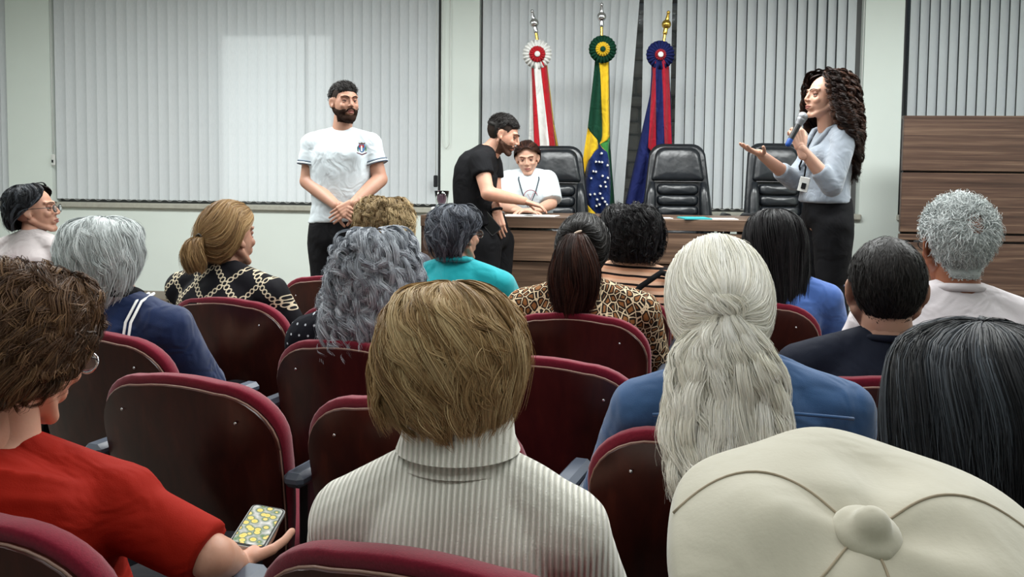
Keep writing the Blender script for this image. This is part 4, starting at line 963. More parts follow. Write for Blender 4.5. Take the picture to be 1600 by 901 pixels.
# --- 16 cream beret
BER = cloth('beret_felt', (192, 186, 168), .05, .12, 260, .95, .5)
J, Mh = seatedJ(1.10, w=.185, hs=.95, top=.06, hy=.03, hyaw=-4, hpitch=-4)
x16 = P(1385, 760, .68); loc16 = (x16.x, .70, 0)
r16 = person(loc16, R(-8), J, Mh, False, S1, lap_hands(), GRT, DKT, 'person in a soft cream beret at the bottom right', sleeve=1.6, seed=16, topname='coat')
hh = Hair([(.09, 0, -.01, .03, .04, 0), (.07, 0, -.015, .085, .10, 65), (.0, 0, -.02, .094, .105, 80), (-.08, 0, -.03, .088, .090, 95), (-.13, 0, -.035, .080, .075, 100)])
hh.shell('hair', r16, H_['short'], off=-.003, M=Mh); hh.obj('hair_strands', r16, H_['short'], hh.strands(2500, 10, 100, .03, (0, .3), (.8, 1.02), 0, (.02, 1), (.002, 1), (-.002, .004), .0014, 33), Mh)
ber = empty('beret', loc16); tag(ber, 'soft cream felt beret with seams meeting at a small stub, worn at the bottom right', 'hat')
bc = P(1368, 882, .655)-Vector(loc16); nrm = Vector((.03, -.42, .90)).normalized(); bu = Vector((1, .0, 0)); bu = (bu-nrm*bu.dot(nrm)).normalized(); bv = nrm.cross(bu)
def rim_r(q): return .153*(1-.042*math.cos(6*(q-1.99))*math.exp(-((q-2.0)/1.0)**2)+.02*math.cos(2*q))
def beret_pt(r_, q, lift=0.0):
    """top surface of the slouching disc: r_ 0..1 from stub to rim"""
    R0 = rim_r(q)
    dome = .038*(1-r_**2.6)-.0045*math.cos(5*q+.6)*min(1, r_*2.2)*(1-r_*.5)-.006*math.exp(-(r_/.22)**2)
    dome += .010*math.exp(-((r_-.55)/.22)**2)*math.cos(2*q+.4)
    return bc+bu*(R0*r_*math.cos(q)-.016*(1-r_))+bv*(R0*r_*math.sin(q))+nrm*(dome+lift)
NQ = 72; g = G(); rows = [[tuple(beret_pt(r_, q)) for q in np.linspace(0, 2*PI, NQ, False)] for r_ in (.02, .08, .15, .25, .35, .45, .55, .65, .75, .84, .91, .96, .99)]
for rr_, dn in ((1.005, -.008), (1.0, -.018), (.95, -.030), (.85, -.040), (.72, -.048), (.62, -.052)):
    rows.append([tuple(beret_pt(1, q)*0+bc+bu*(rim_r(q)*rr_*math.cos(q))+bv*(rim_r(q)*rr_*math.sin(q))+nrm*dn) for q in np.linspace(0, 2*PI, NQ, False)])
g.rings(rows); o = obj('crown', g, BER, ber); sb = o.modifiers.new('s', 'SUBSURF'); sb.levels = 1; sb.render_levels = 1
SEAM = plain('seam_thread', (166, 152, 130), .9)
for k, (q0, q1) in enumerate(((2.45, 2.75), (3.65, 3.45), (4.9, 4.75), (.42, .05))):
    g = G(); g.tube([beret_pt(t, q0+(q1-q0)*t**1.5+.22*math.sin(PI*t*1.2)*(1 if k % 2 else -1), .0002) for t in np.linspace(.12, .985, 22)], .0011, n=6); obj('seam', g, SEAM, ber)
g = G(); a = beret_pt(.01, 0); g.cap(a-nrm*.012, .0170, a+nrm*.012-bv*.003, .0145); g.ell(a+nrm*.001, (.026, .026, .012), Matrix((bu, bv, nrm)).transposed()); v, n_, f = remesh(g, .003, 8); to_mesh('stub', [(v, f)], BER, ber)
g = G(); hb = Vector(Mh @ Vector((0, -.01, .055))); g.tube([hb+Vector((.092*math.cos(q), .108*math.sin(q), .012*math.sin(q))) for q in np.linspace(0, 2*PI, 40, False)], .012, n=8, closed=True); obj('headband', g, BER, ber)
# --- 10 dark-haired man, navy
NAV = cloth('navy_knit', (26, 30, 44), .2, .3)
r10, J, Mh = seated('r1', 1.195, 'man in a dark navy sweater with short dark hair, seen from behind', True, S2, NAV, 'short', dx=-.03, dy=.20, rot=10, w=.205, girth=1.1, hyaw=-6, hpitch=-6, hs=1.10, top=.008, sleeve=1.6, seed=17, topname='sweater', infl=.016)
hm = head_data(True); hf_ = lambda v: hairline(v, .066, .030, -.072)
scalp(hm, r10, Mh, H_['short'], hf_, .007)
dn = lambda p: np.stack([p[:, 0]*2, -.6-p[:, 1]*3, -1.2+0*p[:, 0]], 1)
fur(hm, hf_, 13000, lambda p: .022+0*p[:, 0], dn, H_['short'], r10, Mh, lift=.10, base=.004, width=.0014, seed=2)
glasses(r10, Mh, MT['silver'], lens=False)
collar(r10, J, NAV, .066, tilt=.3, dz=-.012, tr=.009, name='neckband')
# --- 11 white-haired man, white shirt
WSH = cloth('white_shirt', (212, 205, 209), .05, .35)
r11, J, Mh = seated('r2', 1.30, 'tall white-haired man in a white collared shirt near the wooden partition', True, S4, WSH, 'silver', dx=-.045, dy=.20, rot=2, w=.225, girth=1.1, hyaw=4, hpitch=-4, hs=1.10, top=.020, sleeve=1.0, seed=18, infl=.022, slk=.02)
hf2 = lambda v: hairline(v, .060, .018, -.090)
scalp(hm, r11, Mh, H_['silver'], lambda v: np.minimum(hf2(v), np.hypot(v[:, 0]-.004, (v[:, 2]-.055)*.8+np.where(v[:, 1] > -.05, 1, 0))-.022), .010)
out = lambda p: np.stack([p[:, 0]*9, -.5-p[:, 1]*2, (p[:, 2]-.045)*9], 1)
fur(hm, lambda v: np.minimum(hf2(v), np.hypot(v[:, 0]-.004, (v[:, 2]-.055)*.8+np.where(v[:, 1] > -.05, 1, 0))-.014), 9000, lambda p: .020+.022*np.clip(p[:, 2]*14, 0, 1), out, H_['silver'], r11, Mh, lift=.45, base=.004, width=.0014, seed=4, curl=.002)
glasses(r11, Mh, MT['metal_dark'], lens=False)
collar(r11, J, WSH, .064, tilt=.35, dz=.0, tr=.012, name='collar')
g = G(); zz = J['shR'][2]-.10; g.tube([(-.22+.44*t, -.185-.012*math.sin(PI*t), zz+.006*math.sin(PI*t)) for t in np.linspace(0, 1, 14)], .0018, n=6)
# --- 9 long black hair, blue top
BLU = cloth('blue_top', (74, 108, 178), .15, .35)
r9, J, Mh = seated('1d', 1.215, 'person with long straight black hair and a blue top below the speaker', False, S1, BLU, 'black', dx=.075, dy=.19, w=.20, girth=1.1, hyaw=12, top=.014, sleeve=1.6, infl=.018, slk=.018, seed=19, topname='blouse')
hh = Hair([(.130, 0, -.02, .008, .008, 0), (.122, 0, -.02, .05, .055, 25), (.090, 0, -.02, .092, .10, 55), (.030, 0, -.022, .112, .114, 70), (-.04, 0, -.028, .118, .108, 82), (-.12, 0, -.045, .118, .09, 95), (-.20, -.0, -.07, .110, .07, 105), (-.29, .0, -.095, .092, .05, 110)])
hh.shell('hair', r9, H_['black'], off=-.006, M=Mh); hh.obj('hair_strands', r9, H_['black'], hh.strands(4500, 12, 150, .03, (0, .2), (.75, 1.05), .05, (.02, 1), (.003, 1), (-.003, .006), .0022, 41, .12), Mh)
# --- 8 black curls, striped top
n = N('peach_black_stripes', .85, .1); v = n.co(); sp = n.add('ShaderNodeSeparateXYZ', {0: v}); ph_ = n.math('ADD', n.math('MULTIPLY', sp.outputs[2], 30.0), n.math('ADD', n.math('MULTIPLY', n.noise(v, 4, 2), .8), n.math('MULTIPLY', sp.outputs[0], 2.0)))
fr = n.math('FRACT', ph_); n.base(n.ramp(fr, [(0, (206, 152, 122)), (.34, (196, 140, 110)), (.36, (22, 18, 20)), (.60, (22, 18, 20)), (.62, (214, 172, 146)), (1, (206, 152, 122))], 'CONSTANT')); n.bump(n.noise(v, 9, 2), .4, .04)
r8, J, Mh = seated('1c', 1.222, 'person with short black curls in a peach and black striped top', False, S4, n.m, 'black', dx=.07, dy=.19, rot=8, w=.20, girth=1.1, hyaw=10, top=.030, hs=.98, sleeve=1.2, infl=.02, slk=.02, seed=20, topname='striped_top')
hh = Hair([(.140, 0, -.02, .01, .01, 0), (.132, 0, -.02, .06, .06, 20), (.105, 0, -.02, .105, .105, 55), (.05, 0, -.02, .125, .125, 68), (-.01, 0, -.02, .128, .122, 78), (-.06, 0, -.03, .112, .102, 90), (-.10, 0, -.04, .080, .075, 100)])
hh.shell('hair', r8, H_['black'], off=-.010, bump=.006, M=Mh); hh.obj('hair_curls', r8, H_['black'], hh.strands(5500, 10, 500, .02, (0, .9), (.1, 1.0), .1, (.05, 1.5), (.007, 2), (-.008, .012), .0022, 43, .25), Mh)
g = G(); g.tube([(.20, -.10, .93), (.12, -.175, .955), (.04, -.20, .90), (-.06, -.205, .78)], .012, n=8); obj('cross_strap', g, BLK, r8)
# --- 7 leopard print, long brown ponytail
n = N('leopard_print', .8, .15); v = n.co((1, 1, 1)); v2 = n.add('ShaderNodeMapping', {0: v, 'Scale': (1.0, 1.0, .75)}).outputs[0]
vd = n.add('ShaderNodeTexVoronoi', {'Vector': v2, 'Scale': 44.0}, feature='DISTANCE_TO_EDGE').outputs[0]; nz = n.noise(v, 55, 3)
e = n.math('ADD', vd, n.math('MULTIPLY', n.math('SUBTRACT', nz, .5), .16))
n.base(n.mix(n.math('MULTIPLY', n.noise(v, 5, 2), .9), n.ramp(e, [(0, (226, 208, 180)), (.055, (224, 204, 172)), (.07, (26, 18, 14)), (.21, (30, 20, 16)), (.24, (142, 92, 52)), (.5, (160, 108, 62))]), n.ramp(e, [(0, (210, 180, 140)), (.05, (200, 168, 126)), (.065, (26, 18, 14)), (.23, (30, 20, 16)), (.26, (104, 64, 36)), (.5, (120, 74, 42))]))); n.bump(n.noise(v, 9, 2), .4, .04)
r7, J, Mh = seated('2c', 1.205, 'person in leopard print with a thick long brown ponytail', False, S4, n.m, 'dbrown', dx=-.01, dy=.20, rot=10, w=.205, girth=1.1, hyaw=-8, top=.014, sleeve=1.3, infl=.020, slk=.02, seed=21, topname='leopard_blouse')
hh = ponycap((0, -.118, .060), .006, 0); hh.shell('hair', r7, H_['dbrown'], off=-.003, M=Mh); hh.obj('hair_strands', r7, H_['short'], hh.strands(4000, 10, 150, .03, (0, .2), (.85, 1.0), 0, (.01, 1), (.001, 1), (-.001, .003), .0018, 44, .03), Mh)
h2 = Hair([(.068, 0, -.118, .014, .014, 0), (.056, 0, -.142, .034, .022, 0), (.01, 0, -.160, .062, .036, 0), (-.06, 0, -.160, .082, .046, 0), (-.13, -.005, -.150, .078, .046, 0), (-.19, -.01, -.145, .056, .036, 0), (-.225, -.012, -.14, .03, .02, 0)])
h2.shell('ponytail', r7, H_['dbrown'], off=-.006, M=Mh); h2.obj('hair_strands', r7, H_['dbrown'], h2.strands(4500, 12, 120, .03, (0, .15), (.75, 1.05), .02, (.02, 1), (.004, 1.2), (-.004, .005), .0018, 45, .08), Mh)
g = G(); g.ell((.004, -.140, .070), (.016, .006, .005), Matrix.Rotation(-.4, 3, 'Y')); obj('hair_clip', g, plain('pale_clip', (214, 190, 170), .3), r7, M=Mh)
# --- 6 teal
TEA = cloth('teal_cotton', (24, 162, 172), .15, .35)
r6, J, Mh = seated('1b', 1.205, 'person with short dark grey hair and glasses in a teal shirt', False, S2, TEA, 'salt', dx=.0, dy=.19, rot=0, w=.195, girth=1.05, hyaw=-26, hpitch=2, top=.018, sleeve=1.2, infl=.02, slk=.022, seed=22, tw=.0)
hh = Hair([(.134, 0, -.02, .01, .01, 0), (.128, 0, -.02, .05, .06, 25), (.10, 0, -.018, .092, .105, 55), (.05, 0, -.018, .106, .118, 76), (0, 0, -.028, .100, .110, 98), (-.05, 0, -.04, .086, .088, 108), (-.10, 0, -.048, .060, .058, 112)])
hh.shell('hair', r6, H_['salt'], off=-.007, bump=.005, M=Mh); hh.obj('hair_strands', r6, H_['salt'], hh.strands(5000, 10, 200, .025, (0, .7), (.35, 1.03), .3, (.08, 1), (.006, 1.2), (-.004, .010), .0019, 46, .1), Mh)
glasses(r6, Mh, MT['metal_dark']); collar(r6, J, TEA, .070, tilt=.35, dz=.008, tr=.012)
# --- 5 grey long curls, polka dots
n = N('polka_dots', .85, .1); v = n.co((34, 34, 34)); sp = n.add('ShaderNodeSeparateXYZ', {0: v}); fx = n.math('SUBTRACT', n.math('FRACT', n.math('ADD', sp.outputs[0], n.math('MULTIPLY', n.math('FLOOR', sp.outputs[2]), .5))), .5); fz = n.math('SUBTRACT', n.math('FRACT', sp.outputs[2]), .5)
rr = n.math('SQRT', n.math('ADD', n.math('MULTIPLY', fx, fx), n.math('MULTIPLY', fz, fz))); n.base(n.mix(n.math('LESS_THAN', rr, .11), (26, 27, 34), (196, 200, 208))); n.bump(n.noise(v, .4, 2), .4, .04)
r5, J, Mh = seated('3a', 1.175, 'person with long curly grey hair in a dark polka-dot blouse', False, S2, n.m, 'grey', dx=.0, dy=.20, rot=10, w=.20, girth=1.05, hyaw=6, top=.020, hs=.95, sleeve=1.2, infl=.02, slk=.022, seed=23, topname='polka_dot_blouse')
hh = Hair([(.136, 0, -.02, .01, .01, 0), (.130, 0, -.02, .055, .06, 25), (.10, 0, -.02, .100, .11, 55), (.045, 0, -.025, .118, .125, 68), (-.02, 0, -.03, .130, .126, 78), (-.09, -.005, -.045, .140, .112, 92), (-.16, -.015, -.075, .138, .085, 105), (-.23, -.03, -.10, .105, .06, 112)])
hh.shell('hair', r5, H_['grey'], off=-.012, bump=.006, M=Mh); hh.obj('hair_curls', r5, H_['grey'], hh.strands(10000, 20, 260, .016, (0, .75), (.45, 1.08), .1, (.06, 1.5), (.013, 2.8), (-.008, .016), .0015, 47, .2), Mh)
# --- 4 curly blond
r4, J, Mh = seated('0b', 1.215, 'person with voluminous blond curls, mostly hidden behind the grey-haired head', False, S1, GRT, 'curlyblond', dx=.045, dy=.16, w=.19, hyaw=-20, top=.030, seed=24, topname='blouse')
hh = Hair([(.142, 0, -.02, .01, .01, 0), (.134, 0, -.02, .07, .07, 20), (.105, 0, -.02, .125, .12, 50), (.05, .005, -.02, .148, .14, 65), (-.02, .008, -.02, .160, .138, 75), (-.08, .01, -.03, .155, .12, 85), (-.15, .01, -.03, .12, .09, 95)])
hh.shell('hair', r4, H_['curlyblond'], off=-.014, bump=.008, M=Mh); hh.obj('hair_curls', r4, H_['curlyblond'], hh.strands(5000, 12, 260, .02, (0, .8), (.3, 1.05), .05, (.05, 1.5), (.013, 2.4), (-.008, .014), .0022, 48, .15), Mh)
# --- 3 honey ponytail, chain print
n = N('chain_print', .8, .15); v = n.co(); sp = n.add('ShaderNodeSeparateXYZ', {0: v}); k_ = 7.6
u_ = n.math('MULTIPLY', n.math('ADD', sp.outputs[0], sp.outputs[2]), k_); w_ = n.math('MULTIPLY', n.math('SUBTRACT', sp.outputs[0], sp.outputs[2]), k_)
def fr_(x): return n.math('SUBTRACT', n.math('FRACT', x), .5)
def links(a, b):
    da = fr_(a); q = n.math('MULTIPLY', fr_(n.math('MULTIPLY', b, 5.0)), .2); d = n.math('SQRT', n.math('ADD', n.math('MULTIPLY', da, da), n.math('MULTIPLY', q, q)))
    return n.math('LESS_THAN', n.math('ABSOLUTE', n.math('SUBTRACT', d, .088)), .021)
n.base(n.mix(n.math('MAXIMUM', links(u_, w_), links(w_, u_)), (20, 19, 24), (206, 192, 166))); n.bump(n.noise(v, 9, 2), .4, .04)
r3, J, Mh = seated('2a', 1.222, 'person with a honey blond ponytail in a black chain-print blouse', False, S2, n.m, 'honey', dx=-.07, dy=.19, rot=-4, w=.205, girth=1.15, hyaw=-12, hpitch=2, hs=1.04, top=.016, sleeve=1.3, infl=.02, slk=.022, seed=25, topname='chain_print_blouse')
hh = ponycap((0, -.124, .0), .010, 0); hh.shell('hair', r3, H_['honey'], off=-.004, M=Mh); hh.obj('hair_strands', r3, H_['honey'], hh.strands(5500, 11, 150, .03, (0, .25), (.85, 1.0), 0, (.02, 1), (.002, 1), (-.003, .005), .0018, 49, .08), Mh)
h2 = Hair([(.012, 0, -.125, .012, .012, 0), (.0, 0, -.150, .026, .020, 0), (-.03, 0, -.164, .036, .028, 0), (-.07, 0, -.164, .040, .030, 0), (-.11, 0, -.158, .030, .022, 0)])
h2.shell('ponytail', r3, H_['honey'], off=-.004, M=Mh); h2.obj('hair_strands', r3, H_['honey'], h2.strands(2500, 10, 70, .04, (0, .15), (.7, 1.1), .05, (.03, 1), (.004, 1), (-.003, .006), .0018, 50, .12), Mh)
g = G(); g.tube([(.016*math.cos(q), -.134, .006+.016*math.sin(q)) for q in np.linspace(0, 2*PI, 16, False)], .004, n=6, closed=True); obj('hair_tie', g, MT['metal_dark'], r3, M=Mh)
# --- 2 silver hair, navy jacket with white stripes
NVJ = cloth('navy_jacket', (28, 46, 88), .25, .5)
r2, J, Mh = seated('3z', 1.195, 'person with fluffy silver hair in a navy jacket with white stripes', False, S1, NVJ, 'silver', dx=-.08, dy=.21, rot=4, w=.205, girth=1.1, hyaw=-12, top=.022, hs=.97, sleeve=1.7, infl=.026, slk=.026, fold=.007, seed=26, topname='jacket', hx=-.02)
hh = Hair([(.138, 0, -.02, .01, .01, 0), (.132, 0, -.02, .055, .06, 25), (.104, 0, -.02, .108, .11, 55), (.05, 0, -.022, .130, .128, 68), (-.01, 0, -.026, .136, .126, 78), (-.07, 0, -.035, .126, .108, 88), (-.12, 0, -.045, .100, .085, 98), (-.15, 0, -.05, .076, .066, 102)])
hh.shell('hair', r2, H_['silver'], off=-.012, bump=.006, M=Mh); hh.obj('hair_strands', r2, H_['silver'], hh.strands(9000, 13, 240, .025, (0, .4), (.5, 1.05), .15, (.06, 1.2), (.007, 1.4), (-.006, .008), .0015, 51, .12), Mh)
for k in (0, 1):
    g = G(); g.tube([(.120+.018*k, -.03, J['shR'][2]+.105), (.130+.018*k, -.10, J['shR'][2]+.090), (.135+.018*k, -.155, J['shR'][2]+.035), (.140+.018*k, -.190, J['shR'][2]-.08), (.148+.018*k, -.165, J['shR'][2]-.22)], .0045, n=6); obj('white_stripe', g, MT['paper'], r2)
collar(r2, J, BLK, .088, tilt=.3, dz=.012, tr=.018, name='scarf')
# --- 1 woman with glasses at the left edge
LGR = cloth('pale_grey_knit', (176, 168, 168), .08, .35)
r1, J, Mh = seated('0a', 1.262, 'person with short dark hair and glasses in profile at the left edge', False, S2, LGR, 'short', dx=.03, dy=.30, rot=-4, w=.20, girth=1.2, hyaw=-68, hpitch=6, hs=1.08, top=.014, sleeve=1.6, infl=.022, slk=.02, seed=27, topname='sweater')
hh = Hair([(.130, 0, -.02, .01, .01, 0), (.124, 0, -.02, .05, .06, 25), (.098, 0, -.012, .088, .105, 42), (.05, 0, -.016, .098, .118, 60), (0, 0, -.030, .096, .110, 86), (-.05, 0, -.045, .086, .092, 108), (-.09, 0, -.05, .070, .070, 112)])
hh.shell('hair', r1, H_['short'], off=-.005, bump=.004, M=Mh); hh.obj('hair_strands', r1, H_['dgrey'], hh.strands(4000, 10, 160, .025, (0, .6), (.4, 1.03), .2, (.06, 1), (.005, 1.2), (-.004, .006), .0019, 52, .06), Mh)
glasses(r1, Mh, MT['metal_dark'])
# ================================================================== standing people and the seated woman at the desk
def jp(px, py, d, base): return P(px, py, d)-Vector(base)
# bearded man in white
D = 5.2; b0 = P(530, 560, D); B1 = (b0.x, D, STG); j = lambda x, y, d=0: jp(x, y, D+d, B1)
J = dict(w=.195, girth=1.02, sr=1.15, pelvis=j(530, 372), waist=j(531, 320), chest=j(533, 248), neck=j(534, 204), shL=j(490, 226), shR=j(577, 226), elL=j(480, 283, -.02), elR=j(594, 280, -.02),
    wrL=j(526, 321, -.20), wrR=j(552, 318, -.21), hipL=j(510, 378), hipR=j(550, 378), knL=j(510, 470, -.02), knR=j(552, 470, -.02), anL=j(508, 555), anR=j(556, 555), fwd=(0, -1, 0), footL=(-.25, -1, 0), footR=(.25, -1, 0))
sw = lambda J: J.update({k+'L': J[k+'R'] for k in ()})
Mh = headM(j(539, 160, -.02), 180+32, 0, 0, .97)
WTS = cloth('white_tshirt', (196, 205, 210), .04, .3, 500)
h1 = J['wrL']; h2_ = J['wrR']
rm1 = person(B1, 0, J, Mh, True, S2, [('relaxed', h1, j(545, 333, -.24)-h1, (.1, 1, -.1), False), ('relaxed', h2_, j(528, 334, -.25)-h2_, (-.1, 1, -.1), True)], WTS, BLK,
    'bearded man in a white t-shirt standing with clasped hands', sleeve=.56, hem=j(532, 345), voxel=.009, fold=.0035, seed=30, infl=.016, slk=.014, arm=1.14, topname='t_shirt', body_voxel=.008)
hm = head_data(True)
hfm = lambda v: hairline(v, .058, .014, -.07)
FADE = plain('faded_sides', (48, 38, 33), .8, .1, .3, 200)
scalp(hm, rm1, Mh, FADE, hfm, .0012, name='faded_hair'); scalp(hm, rm1, Mh, H_['short'], lambda v: hairline(v, .062, .066, .05), .008); fur(hm, lambda v: hairline(v, .066, .072, .06), 2600, lambda p: .024+0*p[:, 0], lambda p: np.stack([p[:, 0]*1+.3, -.8+p[:, 1]*0, .4+0*p[:, 0]], 1), H_['short'], rm1, Mh, lift=.5, base=.006, width=.002, seed=5)
BEARD = plain('beard_hair', (50, 33, 25), .85, .1, .4, 150, .6, 300)
def beard(root, M, m, off=.007, up=0.0):
    fb = lambda v: np.where((np.abs(v[:, 0]) < .024)&(v[:, 2] > -.073)&(v[:, 2] < -.044)&(v[:, 1] > .06), -1, np.minimum(np.interp(v[:, 1], [-.02, .02, .06, .09, .12], [-.02, -.038, -.047, -.040, -.036])+up-v[:, 2], np.minimum(v[:, 1]+.004, v[:, 2]+.125)))
    v, f = region(hm, fb, off, .0006, 3); me = mesh_np('beard', xf(M, v), f); me.materials.append(m); link(bpy.data.objects.new('beard', me), root)
    g = G(); g.tube([(-.028, .086, -.060), (-.018, .098, -.045), (0, .105, -.040), (.018, .098, -.045), (.028, .086, -.060)], [.003, .005, .0045, .005, .003], n=8); obj('moustache', g, m, root, M=M)
beard(rm1, Mh, BEARD)
NVT = plain('navy_trim', (64, 84, 112), .8)
collar(rm1, J, WTS, .074, ry=.068, tilt=.45, dz=-.018, tr=.010, dy=.01, name='neckband'); collar(rm1, J, NVT, .084, ry=.078, tilt=.45, dz=-.024, tr=.003, dy=.01, name='neck_trim')
for s in 'LR':
    sh, el = Vector(J['sh'+s]), Vector(J['el'+s]); c = sh.lerp(el, .545); t = (el-sh).normalized(); u = t.cross(Vector((0, 1, 0))).normalized(); w2 = t.cross(u)
    for dz_, m_, tr_ in ((-.012, NVT, .0022), (.0, WTS, .005), (.006, NVT, .0018)):
        g = G(); g.tube([c+t*dz_+u*(.073*math.cos(q))+w2*(.073*math.sin(q)) for q in np.linspace(0, 2*PI, 28, False)], tr_, n=6, closed=True); obj('cuff_trim', g, m_, rm1)
# embroidered coat of arms on the chest
cc = j(565, 231, -.152); 
def badge(pts, m, y, name):
    g = G(); ring = [(cc.x+a, cc.y-y+.25*(a+.0)**1*0+a*.25, cc.z+b) for a, b in pts]; g.rings([ring, [(a, b+.02, c) for a, b, c in ring]]); return obj(name, g, m, crest, False)
crest = obj('crest', (lambda g: (g.rings([[(cc.x+a, cc.y+a*.25, cc.z+b) for a, b in [(-.017, .02), (.017, .02), (.018, -.004), (.010, -.020), (0, -.026), (-.010, -.020), (-.018, -.004)]], [(cc.x+a, cc.y+.02+a*.25, cc.z+b) for a, b in [(-.017, .02), (.017, .02), (.018, -.004), (.010, -.020), (0, -.026), (-.010, -.020), (-.018, -.004)]]]), g)[1])(G()), plain('crest_blue', (96, 140, 190), .7), rm1, False)
badge([(-.013, .017), (.013, .017), (.013, .002), (-.013, .002)], plain('crest_red', (170, 44, 44), .7), .0015, 'red_field')
badge([(-.004, .012), (.004, .012), (.004, -.018), (-.004, -.018)], MT['paper'], .003, 'tower')
badge([(-.017, .030), (-.008, .026), (0, .031), (.008, .026), (.017, .030), (.015, .021), (-.015, .021)], plain('crest_brown', (92, 60, 52), .7), .001, 'crown')
badge([(-.026, -.024), (0, -.034), (.026, -.024), (.026, -.030), (0, -.041), (-.026, -.030)], plain('crest_ribbon', (120, 90, 100), .7), .001, 'ribbon')
for s in (-1, 1): badge([(s*.020, .012), (s*.025, .0), (s*.022, -.020), (s*.018, -.020), (s*.021, .0)], plain('crest_green', (90, 130, 100), .7), .001, 'branch')
g = G(); q_ = j(541, 331, -.27)
# man in black leaning on the desk
D = 5.32; b0 = P(765, 560, D); B2 = (b0.x, D, STG); j = lambda x, y, d=0: jp(x, y, D+d, B2)
J = dict(w=.155, girth=1.0, sr=1.0, pelvis=j(762, 372, .02), waist=j(742, 318, 0), chest=j(744, 268, 0), neck=j(765, 232, -.0), shR=j(750, 252, -.15), shL=j(768, 256, .15), elR=j(762, 302, -.23), elL=j(775, 308, .12),
    wrR=j(819, 314, -.02), wrL=j(776, 330, -.12), hipR=j(756, 378, -.09), hipL=j(776, 378, .09), knR=j(754, 470, -.10), knL=j(776, 470, .08), anR=j(748, 556, -.10), anL=j(770, 556, .08), fwd=(1, 0, 0), footR=(1, -.2, 0), footL=(1, .1, 0))
Mh = headM(j(787, 210, -.02), -90-6, -22, 0, .94)
hr, hl = J['wrR'], J['wrL']
rm2 = person(B2, 0, J, Mh, True, S3, [('relaxed', hr, j(845, 322, 0)-hr, (0, .1, -1), True), ('relaxed', hl, j(780, 352, -.14)-hl, (.3, 1, .1), False)], BLK, BLK,
    'man in a black t-shirt leaning over the desk and pointing at a paper', sleeve=.45, hem=j(752, 352, 0), voxel=.009, fold=.0035, seed=31, infl=.014, slk=.014, arm=1.05, topname='t_shirt', body_voxel=.008)
scalp(hm, rm2, Mh, FADE, lambda v: hairline(v, .060, .014, -.07), .0015, name='faded_hair'); scalp(hm, rm2, Mh, H_['short'], lambda v: hairline(v, .062, .056, .02), .010); fur(hm, lambda v: hairline(v, .070, .064, .04), 3000, lambda p: .022+0*p[:, 0], lambda p: np.stack([p[:, 0]*1+.2, .6+p[:, 1]*0, .6+0*p[:, 0]], 1), H_['short'], rm2, Mh, lift=.4, base=.006, width=.002, seed=6)
beard(rm2, Mh, plain('stubble', (104, 76, 64), .85, .1, .35, 160, .5, 300), .0025)
g = G(); w_ = hl; t = (j(780, 352, -.14)-hl).normalized(); u = t.cross(Vector((0, 1, 0))).normalized(); w2 = t.cross(u); g.tube([w_-t*.01+u*(.031*math.cos(q))+w2*(.027*math.sin(q)) for q in np.linspace(0, 2*PI, 20, False)], .008, n=8, closed=True); obj('wristband', g, BLK, rm2)
pp = P(765, 349, D-.16); p2 = empty('phone', pp); tag(p2, 'dark phone in the lowered hand of the man in black', 'phone')
pr = Matrix.Rotation(R(-42), 4, 'Y') @ Matrix.Rotation(R(70), 4, 'X'); obj('phone_body', prect(.07, .14, -.004, .004, .01), MT['black_plastic'], p2, False, pr); obj('screen', prect(.064, .134, .004, .0045, .008), plain('dark_screen', (10, 10, 12), .1, .6), p2, False, pr)
# seated woman behind the desk
D = 6.20; b0 = P(828, 400, D); B3 = (b0.x, D, STG); j = lambda x, y, d=0: jp(x, y, D+d, B3)
J = dict(w=.185, girth=1.05, pelvis=(0, .12, .50), chest=j(824, 298, .02), neck=j(826, 268, 0), shL=j(796, 282, 0), shR=j(855, 282, 0), elL=j(789, 322, -.13), elR=j(862, 318, -.10), wrL=j(812, 329, -.30), wrR=j(838, 328, -.30),
    hipL=(-.09, .10, .5), hipR=(.09, .10, .5), knL=(-.12, -.18, .46), knR=(.12, -.18, .46), anL=(-.12, -.10, .09), anR=(.12, -.10, .09), fwd=(0, -1, 0), footL=(0, -1, 0), footR=(0, -1, 0))
Mh = headM(j(824, 247, -.03), 180-4, -14, 4, .94)
rm3 = person(B3, 0, J, Mh, False, S1, [('relaxed', J['wrL'], (1, -.25, -.02), (0, 0, -1), True), ('relaxed', J['wrR'], (-1, -.3, .0), (0, 0, -1), False)], WTS, DKT,
    'woman in a white t-shirt sitting at the desk looking down', sleeve=.9, hem=(0, .10, .56), fold=.0035, seed=32, infl=.020, slk=.026, topname='t_shirt', body_voxel=.008)
hh = ponycap((0, -.118, .0), .004, 0); hh.shell('hair', rm3, H_['dbrown'], off=.0, M=Mh); hh.obj('hair_strands', rm3, H_['dbrown'], hh.strands(3000, 10, 120, .03, (0, .2), (.85, 1.0), 0, (.01, 1), (.001, 1), (.001, .004), .0022, 53, .05), Mh)
LAN = plain('dark_lanyard', (52, 62, 70), .7)
nk = Vector(J['neck']); g = G(); g.tube([nk+Vector((-.062, .02, .005)), nk+Vector((-.07, -.09, -.05)), nk+Vector((-.045, -.150, -.14)), nk+Vector((0, -.168, -.25)), nk+Vector((.045, -.150, -.14)), nk+Vector((.07, -.09, -.05)), nk+Vector((.062, .02, .005))], .0045, n=6); obj('lanyard', g, LAN, rm3)
g = G(); c = nk+Vector((.012, -.165, -.17)); g.tube([c+Vector((.046*math.cos(q), .012*abs(math.cos(q)), .046*math.sin(q))) for q in np.linspace(.2, 2*PI-.9, 24)], .0028, n=6); g.tube([c+Vector((-.02, 0, .02)), c+Vector((0, 0, -.02)), c+Vector((.02, 0, .028))], .0025, n=6); obj('shirt_print', g, plain('print_pink', (150, 84, 96), .7), rm3)
